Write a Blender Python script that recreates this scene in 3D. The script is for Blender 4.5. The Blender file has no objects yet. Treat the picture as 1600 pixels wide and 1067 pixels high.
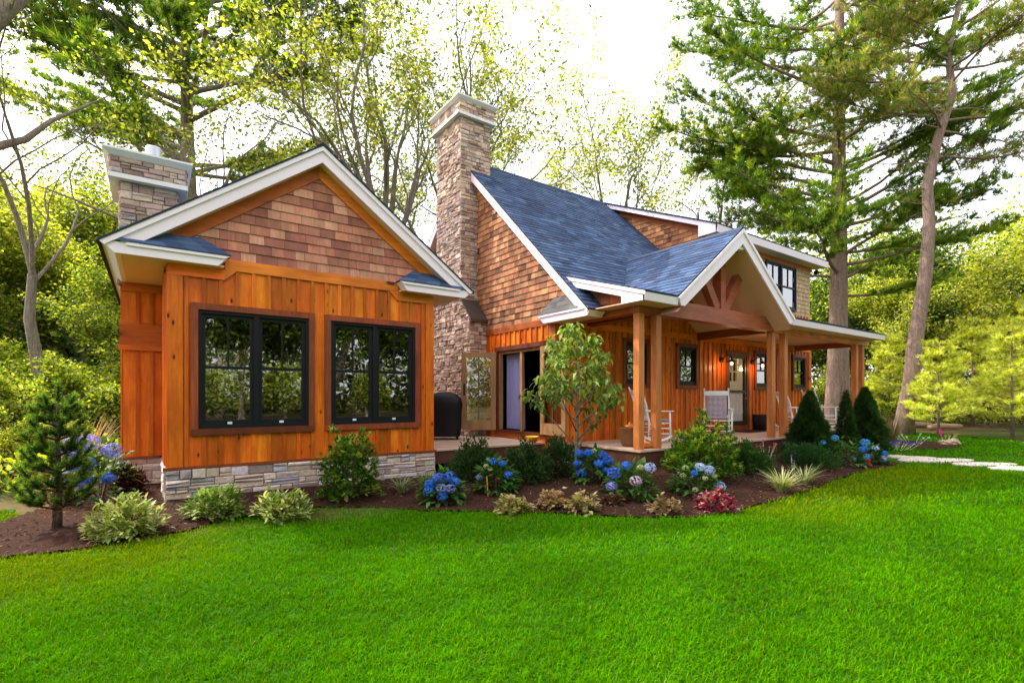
import bpy, bmesh, math, random
import numpy as np
from mathutils import Vector, Matrix
R = math.radians
rng = np.random.default_rng(7)
random.seed(7)
SC = bpy.context.scene
COL = SC.collection
# ------------------------------------------------------------------ camera: the photo's own viewpoint
CS, SN = 0.5809, 0.8140                       # view direction (x along the facades, y away from the camera)
F = 788.7; CX = 800.0; HY = 620.0; CH = 1.5
cam = bpy.data.cameras.new('camera'); cam_o = bpy.data.objects.new('camera', cam); COL.objects.link(cam_o)
cam_o.location = (0, 0, CH); cam_o.rotation_euler = (R(90), 0, -math.atan2(CS, SN))
cam.sensor_width = 36; cam.lens = 36*F/1600; cam.shift_y = (HY-533.5)/1600
cam.clip_start = .05; cam.clip_end = 2000
SC.camera = cam_o
def pt(px, d):                                # a ground position: how far right it lies and how deep
    l = (px-CX)/F*d
    return (CS*d+SN*l, SN*d-CS*l)
# ------------------------------------------------------------------ object helpers
def tag(o, label=None, cat=None, group=None, kind=None):
    if label: o['label'] = label
    if cat: o['category'] = cat
    if group: o['group'] = group
    if kind: o['kind'] = kind
    return o
def thing(name, label, cat, loc=(0, 0, 0), rz=0, group=None):
    o = bpy.data.objects.new(name, None); COL.objects.link(o)
    o.location = loc; o.rotation_euler = (0, 0, rz); o.empty_display_size = .2
    return tag(o, label, cat, group)
def children(o): return [c for c in bpy.data.objects if c.parent == o]
def copy_tree(o, parent=None):
    c = o.copy(); COL.objects.link(c)
    if parent is not None: c.parent = parent
    for ch in KIDS.get(o.name, []): copy_tree(ch, c)
    return c
KIDS = {}
def origin(parent):
    v = Vector((0, 0, 0))
    while parent is not None:
        v += Vector(parent.location); parent = parent.parent
    return v
def np_obj(name, V, faces, mat, parent=None, cols=None, local=False, smooth=False):
    """faces: list of index arrays (each (n,k)); cols: per-face colours in the same order"""
    V = np.asarray(V, dtype=np.float64).reshape(-1, 3)
    if parent is not None and not local: V = V-np.array(origin(parent))
    me = bpy.data.meshes.new(name)
    faces = [np.asarray(f, dtype=np.int32) for f in faces if len(f)]
    nl = sum(f.size for f in faces); nf = sum(len(f) for f in faces)
    me.vertices.add(len(V)); me.vertices.foreach_set('co', V.ravel().astype(np.float32))
    me.loops.add(nl); me.polygons.add(nf)
    me.loops.foreach_set('vertex_index', np.concatenate([f.ravel() for f in faces]))
    tot = np.concatenate([np.full(len(f), f.shape[1], dtype=np.int32) for f in faces])
    st = np.concatenate([[0], np.cumsum(tot)[:-1]]).astype(np.int32)
    me.polygons.foreach_set('loop_start', st)
    me.polygons.foreach_set('use_smooth', np.full(nf, smooth, dtype=bool))
    if cols is not None:
        cols = np.asarray(cols, dtype=np.float32)
        if cols.shape[1] == 3: cols = np.c_[cols, np.ones(len(cols), dtype=np.float32)]
        at = me.color_attributes.new('Col', 'FLOAT_COLOR', 'CORNER')
        at.data.foreach_set('color', np.repeat(cols, tot, axis=0).ravel())
    me.update(calc_edges=True)
    if mat is not None: me.materials.append(mat)
    o = bpy.data.objects.new(name, me); COL.objects.link(o)
    if parent is not None:
        o.parent = parent; KIDS.setdefault(parent.name, []).append(o)
    return o
class MB:
    """collects shapes; build() links them as ONE mesh object"""
    def __init__(s): s.v = []; s.f = {}; s.c = {}; s.col = (1, 1, 1)
    def face(s, idx, col=None):
        k = len(idx); s.f.setdefault(k, []).append(idx); s.c.setdefault(k, []).append(tuple(s.col if col is None else col))
    def add(s, vs, fs, col=None):
        b = len(s.v); s.v.extend(map(tuple, vs))
        for f in fs: s.face([b+i for i in f], col)
    def poly(s, pts, col=None): s.add(pts, [list(range(len(pts)))], col)
    def box(s, x0, x1, y0, y1, z0, z1, col=None):
        s.add([(x0,y0,z0),(x1,y0,z0),(x1,y1,z0),(x0,y1,z0),(x0,y0,z1),(x1,y0,z1),(x1,y1,z1),(x0,y1,z1)],
              [(0,3,2,1),(4,5,6,7),(0,1,5,4),(1,2,6,5),(2,3,7,6),(3,0,4,7)], col)
    def prism(s, pts, vec, col=None):
        """polygon pts (3D) swept along vec"""
        n = len(pts); a = [Vector(p) for p in pts]; b = [p+Vector(vec) for p in a]
        s.add(a+b, [list(range(n))[::-1], list(range(n, 2*n))]+[(i, (i+1) % n, n+(i+1) % n, n+i) for i in range(n)], col)
    def bar(s, p, q, w, h, up=(0, 0, 1), col=None):
        p, q = Vector(p), Vector(q); d = (q-p).normalized(); u = Vector(up); sd = d.cross(u).normalized(); u = sd.cross(d)
        c = [p+sd*a*w/2+u*b*h/2 for a, b in ((-1,-1),(1,-1),(1,1),(-1,1))]
        s.prism(c, q-p, col)
    def tube(s, pts, rad, n=8, col=None, cap=True):
        pts = [Vector(p) for p in pts]; b = len(s.v); prev = None
        for i, p in enumerate(pts):
            d = (pts[min(i+1, len(pts)-1)]-pts[max(i-1, 0)]).normalized()
            ref = prev if prev is not None else (Vector((1, 0, 0)) if abs(d.x) < .9 else Vector((0, 1, 0)))
            u = (ref-d*ref.dot(d)).normalized(); prev = u; w = d.cross(u)
            r = rad[i] if hasattr(rad, '__len__') else rad
            for k in range(n):
                a = 2*math.pi*k/n; s.v.append(tuple(p+(u*math.cos(a)+w*math.sin(a))*r))
        for i in range(len(pts)-1):
            for k in range(n): s.face([b+i*n+k, b+i*n+(k+1) % n, b+(i+1)*n+(k+1) % n, b+(i+1)*n+k], col)
        if cap:
            s.face([b+k for k in range(n)][::-1], col); s.face([b+(len(pts)-1)*n+k for k in range(n)], col)
    def lathe(s, prof, c=(0, 0, 0), n=20, col=None, cap=True):
        b = len(s.v)
        for r, z in prof:
            for k in range(n): a = 2*math.pi*k/n; s.v.append((c[0]+r*math.cos(a), c[1]+r*math.sin(a), c[2]+z))
        for i in range(len(prof)-1):
            for k in range(n): s.face([b+i*n+k, b+i*n+(k+1) % n, b+(i+1)*n+(k+1) % n, b+(i+1)*n+k], col)
        if cap:
            s.face([b+k for k in range(n)][::-1], col); s.face([b+(len(prof)-1)*n+k for k in range(n)], col)
    def ball(s, c, r, n=10, m=6, col=None, sc=(1, 1, 1)):
        prof = [(max(1e-3, math.sin(math.pi*i/m))*r, -math.cos(math.pi*i/m)*r) for i in range(m+1)]
        b = len(s.v); s.lathe(prof, (0, 0, 0), n, col)
        for i in range(b, len(s.v)): v = s.v[i]; s.v[i] = (c[0]+v[0]*sc[0], c[1]+v[1]*sc[1], c[2]+v[2]*sc[2])
    def build(s, name, mat, parent=None, smooth=False, local=False, label=None, bevel=0):
        ks = sorted(s.f)
        o = np_obj(name, s.v, [np.array(s.f[k]) for k in ks], mat, parent, np.concatenate([np.array(s.c[k], dtype=float).reshape(-1, len(s.c[k][0])) for k in ks]), local, smooth)
        if bevel:
            m = o.modifiers.new('bevel', 'BEVEL'); m.width = bevel; m.segments = 2; m.limit_method = 'ANGLE'
        if label: o['label'] = label
        return o
# ------------------------------------------------------------------ materials
def mat_new(name):
    m = bpy.data.materials.new(name); m.use_nodes = True; nt = m.node_tree
    for n in list(nt.nodes): nt.nodes.remove(n)
    out = nt.nodes.new('ShaderNodeOutputMaterial')
    return m, nt, out
class NT:
    def __init__(s, nt): s.nt = nt
    def n(s, t, **kw):
        nd = s.nt.nodes.new(t)
        for k, v in kw.items():
            if k.startswith('i_'):
                key = k[2:]; nd.inputs[int(key) if key.isdigit() else key.replace('_', ' ')].default_value = v
            else: setattr(nd, k, v)
        return nd
    def l(s, a, b): s.nt.links.new(a, b)
    def mapped(s, scale, coord='Object'):
        tc = s.n('ShaderNodeTexCoord'); mp = s.n('ShaderNodeMapping'); mp.inputs['Scale'].default_value = scale
        s.l(tc.outputs[coord], mp.inputs[0]); return mp.outputs[0]
    def noise(s, vec, scale, detail=4, rough=.6):
        nd = s.n('ShaderNodeTexNoise', i_Scale=scale, i_Detail=detail, i_Roughness=rough)
        if vec is not None: s.l(vec, nd.inputs['Vector'])
        return nd.outputs['Fac']
    def ramp(s, fac, stops):
        r = s.n('ShaderNodeValToRGB'); e = r.color_ramp.elements
        while len(e) < len(stops): e.new(.5)
        for el, (p, c) in zip(e, stops):
            el.position = p; el.color = (*c, 1) if len(c) == 3 else c
        s.l(fac, r.inputs[0]); return r.outputs[0]
    def mix(s, a, b, fac, mode='MIX'):
        m = s.n('ShaderNodeMix', data_type='RGBA', blend_type=mode)
        for sock, v in ((m.inputs[0], fac), (m.inputs[6], a), (m.inputs[7], b)):
            if hasattr(v, 'node'): s.l(v, sock)
            else: sock.default_value = v if not hasattr(v, '__len__') or len(v) == 4 else (*v, 1)
        return m.outputs[2]
    def math(s, op, a, b=0.0):
        m = s.n('ShaderNodeMath', operation=op)
        for sock, v in ((m.inputs[0], a), (m.inputs[1], b)):
            if hasattr(v, 'node'): s.l(v, sock)
            else: sock.default_value = v
        return m.outputs[0]
    def attr(s):
        return s.n('ShaderNodeVertexColor', layer_name='Col').outputs[0]
    def bump(s, h, strength=.3, dist=.01):
        b = s.n('ShaderNodeBump'); b.inputs['Strength'].default_value = strength; b.inputs['Distance'].default_value = dist
        s.l(h, b.inputs['Height']); return b.outputs[0]
    def bsdf(s, out, col, rough=.6, spec=.3, normal=None, metal=0, coat=0):
        p = s.n('ShaderNodeBsdfPrincipled')
        for sock, v in ((p.inputs['Base Color'], col), (p.inputs['Roughness'], rough)):
            if hasattr(v, 'node'): s.l(v, sock)
            else: sock.default_value = v if not hasattr(v, '__len__') or len(v) == 4 else (*v, 1)
        p.inputs['Specular IOR Level'].default_value = spec; p.inputs['Metallic'].default_value = metal
        p.inputs['Coat Weight'].default_value = coat
        if normal is not None: s.l(normal, p.inputs['Normal'])
        s.l(p.outputs[0], out.inputs[0]); return p
def m_plain(name, col, rough=.5, spec=.4, metal=0, var=.12, scale=6, bump=0, coat=0, usecol=False):
    m, nt, out = mat_new(name); t = NT(nt)
    v = t.mapped((1, 1, 1)); f = t.noise(v, scale, 5)
    base = t.mix(tuple(c*(1-var) for c in col), tuple(min(1, c*(1+var)) for c in col), f)
    if usecol: base = t.mix(base, t.attr(), 1.0, 'MULTIPLY')
    nb = t.bump(t.noise(v, scale*8, 3), bump, .004) if bump else None
    t.bsdf(out, base, rough, spec, nb, metal, coat); return m
def m_wood(name, light, dark, grain, knots=0., rough=.55, bump=.25, coat=.0, usecol=True):
    """grain = axis the fibres run along (0,1,2); every board carries its own tint and offset in Col"""
    m, nt, out = mat_new(name); t = NT(nt)
    tc = t.n('ShaderNodeTexCoord'); at = t.attr()
    off = t.n('ShaderNodeVectorMath', operation='SCALE'); t.l(at, off.inputs[0]); off.inputs['Scale'].default_value = 37.0
    addv = t.n('ShaderNodeVectorMath', operation='ADD'); t.l(tc.outputs['Object'], addv.inputs[0]); t.l(off.outputs[0], addv.inputs[1])
    def mp(sc):
        k = t.n('ShaderNodeMapping'); k.inputs['Scale'].default_value = sc; t.l(addv.outputs[0], k.inputs[0]); return k.outputs[0]
    s1 = [22, 22, 22]; s1[grain] = 1.6
    s2 = [2.5, 2.5, 2.5]; s2[grain] = .9
    f1 = t.noise(mp(tuple(s1)), 1.5, 6, .7); f2 = t.noise(mp(tuple(s2)), 1.5, 4)
    c = t.mix(dark, light, t.ramp(f1, [(.28, (0, 0, 0)), (.72, (1, 1, 1))]))
    c = t.mix(c, tuple(x*.62 for x in dark), t.ramp(f2, [(.42, (0, 0, 0)), (.75, (.75, .75, .75))]))
    if usecol: c = t.mix(c, at, 1.0, 'MULTIPLY')
    h = f1
    if knots:
        sk = [5.5, 5.5, 5.5]; sk[grain] = 2.6
        vo = t.n('ShaderNodeTexVoronoi', feature='F1', i_Scale=knots); t.l(mp(tuple(sk)), vo.inputs['Vector'])
        k = t.ramp(vo.outputs['Distance'], [(.0, (1, 1, 1)), (.085, (.95, .95, .95)), (.13, (.3, .3, .3)), (.22, (0, 0, 0))])
        keep = t.n('ShaderNodeSeparateColor'); t.l(vo.outputs['Color'], keep.inputs[0])
        k = t.math('MULTIPLY', k, t.math('GREATER_THAN', keep.outputs[0], .38))
        c = t.mix(c, (.035, .008, .003), k)
    t.bsdf(out, c, rough, .35, t.bump(h, bump, .004), 0, coat); return m
def m_colvar(name, rough=.85, scale=18, lo=.7, hi=1.2, bump=.5, dist=.01, spec=.2, stretch=(1, 1, 1)):
    m, nt, out = mat_new(name); t = NT(nt)
    v = t.mapped(stretch); f = t.noise(v, scale, 6, .7)
    c = t.mix(t.attr(), t.ramp(f, [(.2, (lo, lo, lo)), (.8, (hi, hi, hi))]), 1.0, 'MULTIPLY')
    t.bsdf(out, c, rough, spec, t.bump(t.noise(v, scale*1.7, 6, .7), bump, dist)); return m
def m_leaf(name, trans=.45, rough=.45, spec=.35, tint=(1.25, 1.15, .45), vein=0):
    m, nt, out = mat_new(name); t = NT(nt)
    a = t.attr(); p = t.n('ShaderNodeBsdfPrincipled'); t.l(a, p.inputs['Base Color'])
    p.inputs['Roughness'].default_value = rough; p.inputs['Specular IOR Level'].default_value = spec
    tr = t.n('ShaderNodeBsdfTranslucent'); t.l(t.mix(a, tint, 1.0, 'MULTIPLY'), tr.inputs[0])
    mx = t.n('ShaderNodeMixShader'); mx.inputs[0].default_value = trans
    t.l(p.outputs[0], mx.inputs[1]); t.l(tr.outputs[0], mx.inputs[2]); t.l(mx.outputs[0], out.inputs[0]); return m
M = {}
M['cedar'] = m_wood('cedar_board', (1.0, .305, .022), (.68, .122, .008), 2, 1.35, .38, .35)
M['cedar_h'] = m_wood('cedar_trim', (.95, .27, .024), (.64, .125, .010), 0, .5, .5, .2)
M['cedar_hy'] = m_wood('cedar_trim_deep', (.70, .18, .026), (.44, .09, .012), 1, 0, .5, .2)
M['redwood'] = m_wood('window_casing_wood', (.34, .085, .028), (.17, .036, .013), 2, 0, .5, .2)
M['beam'] = m_wood('stained_beam', (.56, .15, .075), (.34, .075, .035), 0, .4, .45, .15)
M['post'] = m_wood('porch_post_wood', (.74, .27, .075), (.46, .13, .03), 2, 0, .5, .15)
M['deck'] = m_wood('deck_board_wood', (.74, .55, .42), (.56, .39, .29), 0, 0, .6, .2)
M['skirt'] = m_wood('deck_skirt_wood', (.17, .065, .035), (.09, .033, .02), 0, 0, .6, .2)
M['doorwood'] = m_wood('french_door_wood', (.46, .26, .115), (.32, .165, .07), 2, 0, .45, .15)
M['shake'] = m_wood('cedar_shingle_wood', (.95, .92, .9), (.62, .56, .52), 2, 0, .75, .5)
M['white'] = m_plain('white_trim_paint', (.99, .83, .93), .45, .4, var=.03, scale=3, bump=.05)
M['soffit'] = m_plain('cream_soffit_paint', (.80, .55, .38), .55, .3, var=.06, scale=2)
M['roof'] = m_colvar('asphalt_shingle', .9, 60, .7, 1.3, .5, .004, .25)
M['stone'] = m_colvar('ledge_stone', .85, 16, .62, 1.25, 1.0, .02, .25)
M['mortar'] = m_plain('dark_stone_joint', (.16, .12, .10), .95, .1)
M['black'] = m_plain('black_window_paint', (.010, .010, .014), .45, .25, var=.1)
M['dark'] = m_plain('dark_interior', (.03, .022, .018), .8, .1)
M['room'] = m_plain('room_plaster', (.20, .16, .11), .8, .1)
M['lead'] = m_plain('lead_flashing', (.12, .095, .085), .45, .5, metal=.6, var=.25, scale=4)
M['steel'] = m_plain('flue_steel', (.50, .51, .55), .35, .5, metal=.9, var=.1)
M['chairwhite'] = m_plain('white_chair_paint', (.93, .92, .93), .4, .4, var=.02)
M['capwhite'] = m_plain('cream_cap_paint', (.86, .80, .76), .5, .3, var=.08, scale=5, bump=.1)
M['sticker'] = m_plain('window_sticker', (.72, .78, .9), .5, .3)
M['bronze'] = m_plain('dark_storm_door_paint', (.035, .034, .018), .4, .5)
def m_glass(name, tint, base=.10):
    m, nt, out = mat_new(name); t = NT(nt)
    tr = t.n('ShaderNodeBsdfTransparent'); tr.inputs[0].default_value = (*tint, 1)
    gl = t.n('ShaderNodeBsdfGlossy'); gl.inputs['Roughness'].default_value = .015; gl.inputs[0].default_value = (.95, .97, 1, 1)
    nb = t.n('ShaderNodeBump'); nb.inputs['Strength'].default_value = .05; nb.inputs['Distance'].default_value = .02
    t.l(t.noise(t.mapped((1, 1, 1)), 2.2, 2), nb.inputs['Height']); t.l(nb.outputs[0], gl.inputs['Normal'])
    fr = t.n('ShaderNodeLayerWeight', i_Blend=.5)
    fac = t.math('ADD', t.math('MULTIPLY', t.math('POWER', fr.outputs['Facing'], 4.0), .85), base)
    mx = t.n('ShaderNodeMixShader'); t.l(fac, mx.inputs[0]); t.l(tr.outputs[0], mx.inputs[1]); t.l(gl.outputs[0], mx.inputs[2])
    t.l(mx.outputs[0], out.inputs[0]); return m
M['glass'] = m_glass('window_glass', (.45, .47, .42), .25)
M['glass_front'] = m_glass('front_door_glass', (.97, .97, .96), .05)
M['glass_clear'] = m_glass('door_glass', (.82, .83, .78), .16)
# ------------------------------------------------------------------ surface builders
def clip_poly(poly, clip):
    """Sutherland-Hodgman, both convex, clip counter-clockwise (2D)"""
    out = poly
    for i in range(len(clip)):
        a, b = clip[i], clip[(i+1) % len(clip)]
        inp, out = out, []
        if not inp: break
        def side(p): return (b[0]-a[0])*(p[1]-a[1])-(b[1]-a[1])*(p[0]-a[0])
        for j in range(len(inp)):
            p, q = inp[j], inp[(j+1) % len(inp)]; sp, sq = side(p), side(q)
            if sp >= -1e-9: out.append(p)
            if (sp >= 0) != (sq >= 0) and abs(sp-sq) > 1e-12:
                k = sp/(sp-sq); out.append((p[0]+(q[0]-p[0])*k, p[1]+(q[1]-p[1])*k))
    return out
def area2(p): return abs(sum(p[i][0]*p[(i+1) % len(p)][1]-p[(i+1) % len(p)][0]*p[i][1] for i in range(len(p))))/2
def shingles(mb, O, U, Vv, N, polys, course, wid, thick, colfn, gap=.004, holes=()):
    """overlapping courses of single shingles: polys = convex CCW polygons in (u,v); lower edge of each course stands proud"""
    O, U, Vv, N = map(Vector, (O, U, Vv, N))
    for poly in polys:
        u0, u1 = min(p[0] for p in poly), max(p[0] for p in poly); v0, v1 = min(p[1] for p in poly), max(p[1] for p in poly)
        r = 0; v = v0
        while v < v1-1e-6:
            vt = v+course; u = u0-random.uniform(0, wid[1])
            while u < u1:
                w = random.uniform(*wid); rect = [(u+gap/2, v), (u+w-gap/2, v), (u+w-gap/2, vt), (u+gap/2, vt)]; u += w
                c = clip_poly(rect, poly)
                if len(c) < 3 or area2(c) < 1e-5: continue
                if any(h[0] < (rect[0][0]+rect[1][0])/2 < h[1] and h[2] < v+course/2 < h[3] for h in holes): continue
                jit = random.uniform(.85, 1.15)
                top = [O+U*p[0]+Vv*p[1]+N*(thick*jit*(1-.8*(p[1]-v)/course)) for p in c]
                n = len(c); b = len(mb.v); mb.v.extend(map(tuple, top)); mb.v.extend(tuple(O+U*p[0]+Vv*p[1]) for p in c)
                col = colfn(r)
                mb.face([b+i for i in range(n)], col)
                for i in range(n): mb.face([b+i, b+n+i, b+n+(i+1) % n, b+(i+1) % n], col)
            v = vt; r += 1
STONES = [(.68, .50, .38), (.60, .42, .33), (.76, .60, .47), (.50, .33, .26), (.68, .47, .37), (.55, .43, .39), (.37, .24, .19), (.74, .54, .40), (.46, .31, .27)]
STONES_PALE = [(.80, .66, .56), (.84, .71, .64), (.68, .53, .44), (.76, .57, .43), (.54, .47, .48), (.82, .67, .53), (.60, .44, .36), (.78, .66, .66), (.40, .31, .27), (.80, .64, .50), (.52, .49, .54)]
def stones(mb, O, U, Vv, N, rect, pal, hmin=.05, hmax=.13, lmin=.12, lmax=.42, depth=(.012, .04)):
    """irregular ledge stone laid over a rectangle (u0,u1,v0,v1), each stone its own chamfered, slightly tilted block"""
    O, U, Vv, N = map(Vector, (O, U, Vv, N)); u0, u1, v0, v1 = rect
    cells = []; v = v0
    while v < v1-1e-4:
        h = random.uniform(hmin, hmax)*1.6
        if v+h > v1-hmin: h = v1-v
        u = u0
        while u < u1-1e-4:
            w = random.uniform(lmin, lmax)
            if u+w > u1-lmin*.7: w = u1-u
            if h > hmin*2.1 and random.random() < .55:
                k = random.uniform(.35, .65); cells += [(u, u+w, v, v+h*k), (u, u+w, v+h*k, v+h)]
            elif w > lmin*2.2 and random.random() < .25:
                k = random.uniform(.3, .7); cells += [(u, u+w*k, v, v+h), (u+w*k, u+w, v, v+h)]
            else: cells.append((u, u+w, v, v+h))
            u += w
        v += h
    for a, b, c, d in cells:
        if min(b-a, d-c) < .012: continue
        g = random.uniform(.002, .006); a += g; b -= g; c += g; d -= g
        dep = random.uniform(*depth); ch = min(.012, (d-c)*.25, (b-a)*.25)
        col = np.array(random.choice(pal))*random.uniform(.82, 1.15)*np.array([random.uniform(.96, 1.04) for _ in range(3)])
        base = [O+U*x+Vv*y-N*.01 for x, y in ((a, c), (b, c), (b, d), (a, d))]
        def j(): return dep*random.uniform(.65, 1.25)
        mid = [O+U*x+Vv*y+N*(dep*.55) for x, y in ((a, c), (b, c), (b, d), (a, d))]
        top = [O+U*(x+random.uniform(-1, 1)*.004)+Vv*(y+random.uniform(-1, 1)*.004)+N*j() for x, y in ((a+ch, c+ch), (b-ch, c+ch), (b-ch, d-ch), (a+ch, d-ch))]
        mb.add(base+mid+top, [(0, 1, 5, 4), (1, 2, 6, 5), (2, 3, 7, 6), (3, 0, 4, 7), (4, 5, 9, 8), (5, 6, 10, 9), (6, 7, 11, 10), (7, 4, 8, 11), (8, 9, 10, 11)], col)
def board_tint():
    k = random.uniform(.62, 1.3); return (k*random.uniform(.95, 1.05), k*random.uniform(.76, 1.10), k*random.uniform(.7, 1.1))
def boards(mb, O, U, N, u0, u1, z0, z1, holes=(), pitch=.215, bat=.05, top=None):
    """board-and-batten cladding: boards pitch wide with a batten over each joint, cut out round holes (u0,u1,z0,z1); top(u) gives a sloping upper end"""
    O, U, N = map(Vector, (O, U, N))
    def blk(a, b, c, d, n0, n1, col):
        if d-c < .01 or b-a < .004: return
        ta, tb = (d, d) if top is None else (min(d, top(a)), min(d, top(b)))
        if min(ta, tb) <= c: return
        P = [O+U*a+Vector((0, 0, c)), O+U*b+Vector((0, 0, c)), O+U*b+Vector((0, 0, tb)), O+U*a+Vector((0, 0, ta))]
        mb.add([p+N*n0 for p in P]+[p+N*n1 for p in P], [(4, 5, 6, 7), (0, 1, 5, 4), (1, 2, 6, 5), (2, 3, 7, 6), (3, 0, 4, 7)], col)
    def pieces(a, b):
        cuts = sorted({a, b, *[h[k] for h in holes for k in (0, 1) if a < h[k] < b]})
        for p, q in zip(cuts[:-1], cuts[1:]):
            zs = [(z0, z1)]
            for h in holes:
                if h[0] < (p+q)/2 < h[1]:
                    zs = [s for lo, hi in zs for s in ((lo, min(hi, h[2])), (max(lo, h[3]), hi)) if s[1]-s[0] > .005]
            for lo, hi in zs: yield p, q, lo, hi
    n = max(1, round((u1-u0)/pitch)); w = (u1-u0)/n
    for i in range(n):
        c = board_tint()
        for p, q, lo, hi in pieces(u0+i*w, u0+(i+1)*w): blk(p, q, lo, hi, 0, .02, c)
    for i in range(1, n):
        c = tuple(.88*v for v in board_tint()); k = u0+i*w
        for p, q, lo, hi in pieces(k-bat/2, k+bat/2): blk(p, q, lo, hi, .02, .045, c)
def shake_red(r):
    k = random.uniform(.74, 1.08); p = random.choice([(.80, .32, .21), (.70, .27, .19), (.92, .45, .31), (.58, .21, .16), (.86, .38, .26)]); return tuple(k*c for c in p)
def shake_brown(r):
    k = random.uniform(.5, 1.15)
    if random.random() < .06: k *= .35
    p = random.choice([(.66, .29, .12), (.58, .23, .10), (.74, .36, .15), (.50, .19, .09), (.66, .27, .105)]); return tuple(k*c for c in p)
def shake_pale(r):
    k = random.uniform(.8, 1.1); return (.78*k, .56*k, .34*k)
def roof_col(r):
    k = random.choice([.7, .85, 1., 1.12, 1.0, .8]); k *= random.uniform(.88, 1.12)
    p = random.choice([(.052, .090, .18), (.062, .108, .21), (.048, .076, .15), (.058, .096, .19), (.060, .088, .18), (.085, .135, .235)]); return tuple(k*c for c in p)
def window_unit(parent, O, U, N, w, h, cas=.09, casz=.09, kind='double', rail=.52, recess=.0, sticker=True, casmat='redwood', mull=2, casing=True, glass='glass'):
    """one window (casing, frame, sashes, glass) as a part of a house; O is its lower left corner on the wall"""
    O, U, N = map(Vector, (O, U, N)); Z = Vector((0, 0, 1))
    def bx(mb, a, b, c, d, n0, n1, col=(1, 1, 1)):
        P = [O+U*a+Z*c, O+U*b+Z*c, O+U*b+Z*d, O+U*a+Z*d]
        mb.add([p+N*n0 for p in P]+[p+N*n1 for p in P], [(3, 2, 1, 0), (4, 5, 6, 7), (0, 1, 5, 4), (1, 2, 6, 5), (2, 3, 7, 6), (3, 0, 4, 7)], col)
    f = MB(); t = .045
    bx(f, 0, w, 0, t, -.06, .035); bx(f, 0, w, h-t, h, -.06, .035); bx(f, 0, t, t, h-t, -.06, .034); bx(f, w-t, w, t, h-t, -.06, .034)
    n = 2 if kind == 'double' else 1; cw = (w-2*t)/n
    if n == 2: bx(f, w/2-.035, w/2+.035, t, h-t, -.06, .036)
    for i in range(n):
        a = t+i*cw+(0.035 if i else 0); b = t+(i+1)*cw-(0.035 if n == 2 and i == 0 else 0); s = .045; m = h*rail
        bx(f, a, b, t, t+s*1.6, -.045, .018); bx(f, a, b, h-t-s, h-t, -.045, .0); bx(f, a, a+s, t+s*1.6, h-t-s, -.046, .012); bx(f, b-s, b, t+s*1.6, h-t-s, -.046, .012)
        bx(f, a+s, b-s, m-.02, m+.02, -.04, .013)
        for k in range(1, mull): x = a+s+(b-a-2*s)*k/mull; bx(f, x-.011, x+.011, m+.02, h-t-s, -.035, -.002)
    fr = f.build('window', M['black'], parent)
    g = MB(); bx(g, t, w-t, t, h-t, -.03, -.024); g.build('pane', M[glass], fr)
    if sticker:
        for i in range(n): st = MB(); x = t+(i+.5)*cw-.03; bx(st, x, x+.06, t+.012, t+.045, .0181, .0195); st.build('sticker', M['sticker'], fr)
    if casing:
        c = MB(); k = board_tint
        bx(c, -cas, w+cas, h, h+casz, .0, .058, k()); bx(c, -cas, w+cas, -casz, 0, .0, .058, k())
        bx(c, -cas, 0, 0, h, .0, .056, k()); bx(c, w, w+cas, 0, h, .0, .056, k())
        c.build('casing', M[casmat], fr)
    return fr
X3, Y3, Z3 = (1, 0, 0), (0, 1, 0), (0, 0, 1)
# ------------------------------------------------------------------ the sunroom (gabled wing in front)
PY = 8.38; PX0, PX1, PC = .18, 4.18, 2.175; PB = 13.3; FY = 8.14
sun_room = thing('sunroom', 'small gabled cedar sunroom wing with two black double windows on a pale stone base', 'sunroom', (PC, PY, 0))
APZ, PS = 5.43, .72                                    # ridge height, slope
def prz(x): return APZ-PS*abs(x-PC)
w1 = (.53, 2.01, 1.05, 2.73); w2 = (2.35, 3.82, 1.05, 2.73)
mb = MB()
boards(mb, (0, PY, 0), X3, (0, -1, 0), PX0, PX1, .53, 3.45, [w1, w2])
boards(mb, (PX0, 0, 0), (0, -1, 0), (-1, 0, 0), -10.2, -PY, .53, 3.33)
boards(mb, (PX1, 0, 0), Y3, (1, 0, 0), PY, PB, .53, 3.45)
boards(mb, (0, 10.2, 0), X3, (0, -1, 0), -.37, PX0, .53, 3.33, pitch=.19)
boards(mb, (-.37, 0, 0), (0, -1, 0), (-1, 0, 0), -11.8, -10.2, .53, 3.33)
boards(mb, (PX0, 0, 0), (0, -1, 0), (-1, 0, 0), -PB, -11.8, .53, 3.33)
wall = mb.build('wall', M['cedar'], sun_room)
mb = MB()                                              # inner lining, with real openings for the windows
for a, b, c, d in ((PX0, w1[0], .5, 3.45), (w1[1], w2[0], .5, 3.45), (w2[1], PX1, .5, 3.45), (w1[0], w1[1], .5, w1[2]), (w1[0], w1[1], w1[3], 3.45), (w2[0], w2[1], .5, w2[2]), (w2[0], w2[1], w2[3], 3.45)):
    mb.box(a, b, PY+.003, PY+.12, c, d)
mb.box(PX0+.003, PX0+.12, PY+.12, PB-.15, .5, 3.3); mb.box(PX1-.12, PX1-.003, PY+.12, PB-.15, .5, 3.45)
for a, b, c, d in ((PX0, .9, .5, 3.3), (1.9, 2.5, .5, 3.3), (3.5, PX1, .5, 3.3), (.9, 1.9, .5, 1.2), (2.5, 3.5, .5, 1.2), (.9, 1.9, 2.6, 3.3), (2.5, 3.5, 2.6, 3.3)):
    mb.box(a, b, PB-.14, PB, c, d)
mb.box(PX0+.1, PX1-.1, PY+.1, PB-.1, .44, .5); mb.box(PX0+.1, PX1-.1, PY+.1, PB-.1, 3.31, 3.36)
mb.build('interior', M['room'], sun_room)
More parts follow.
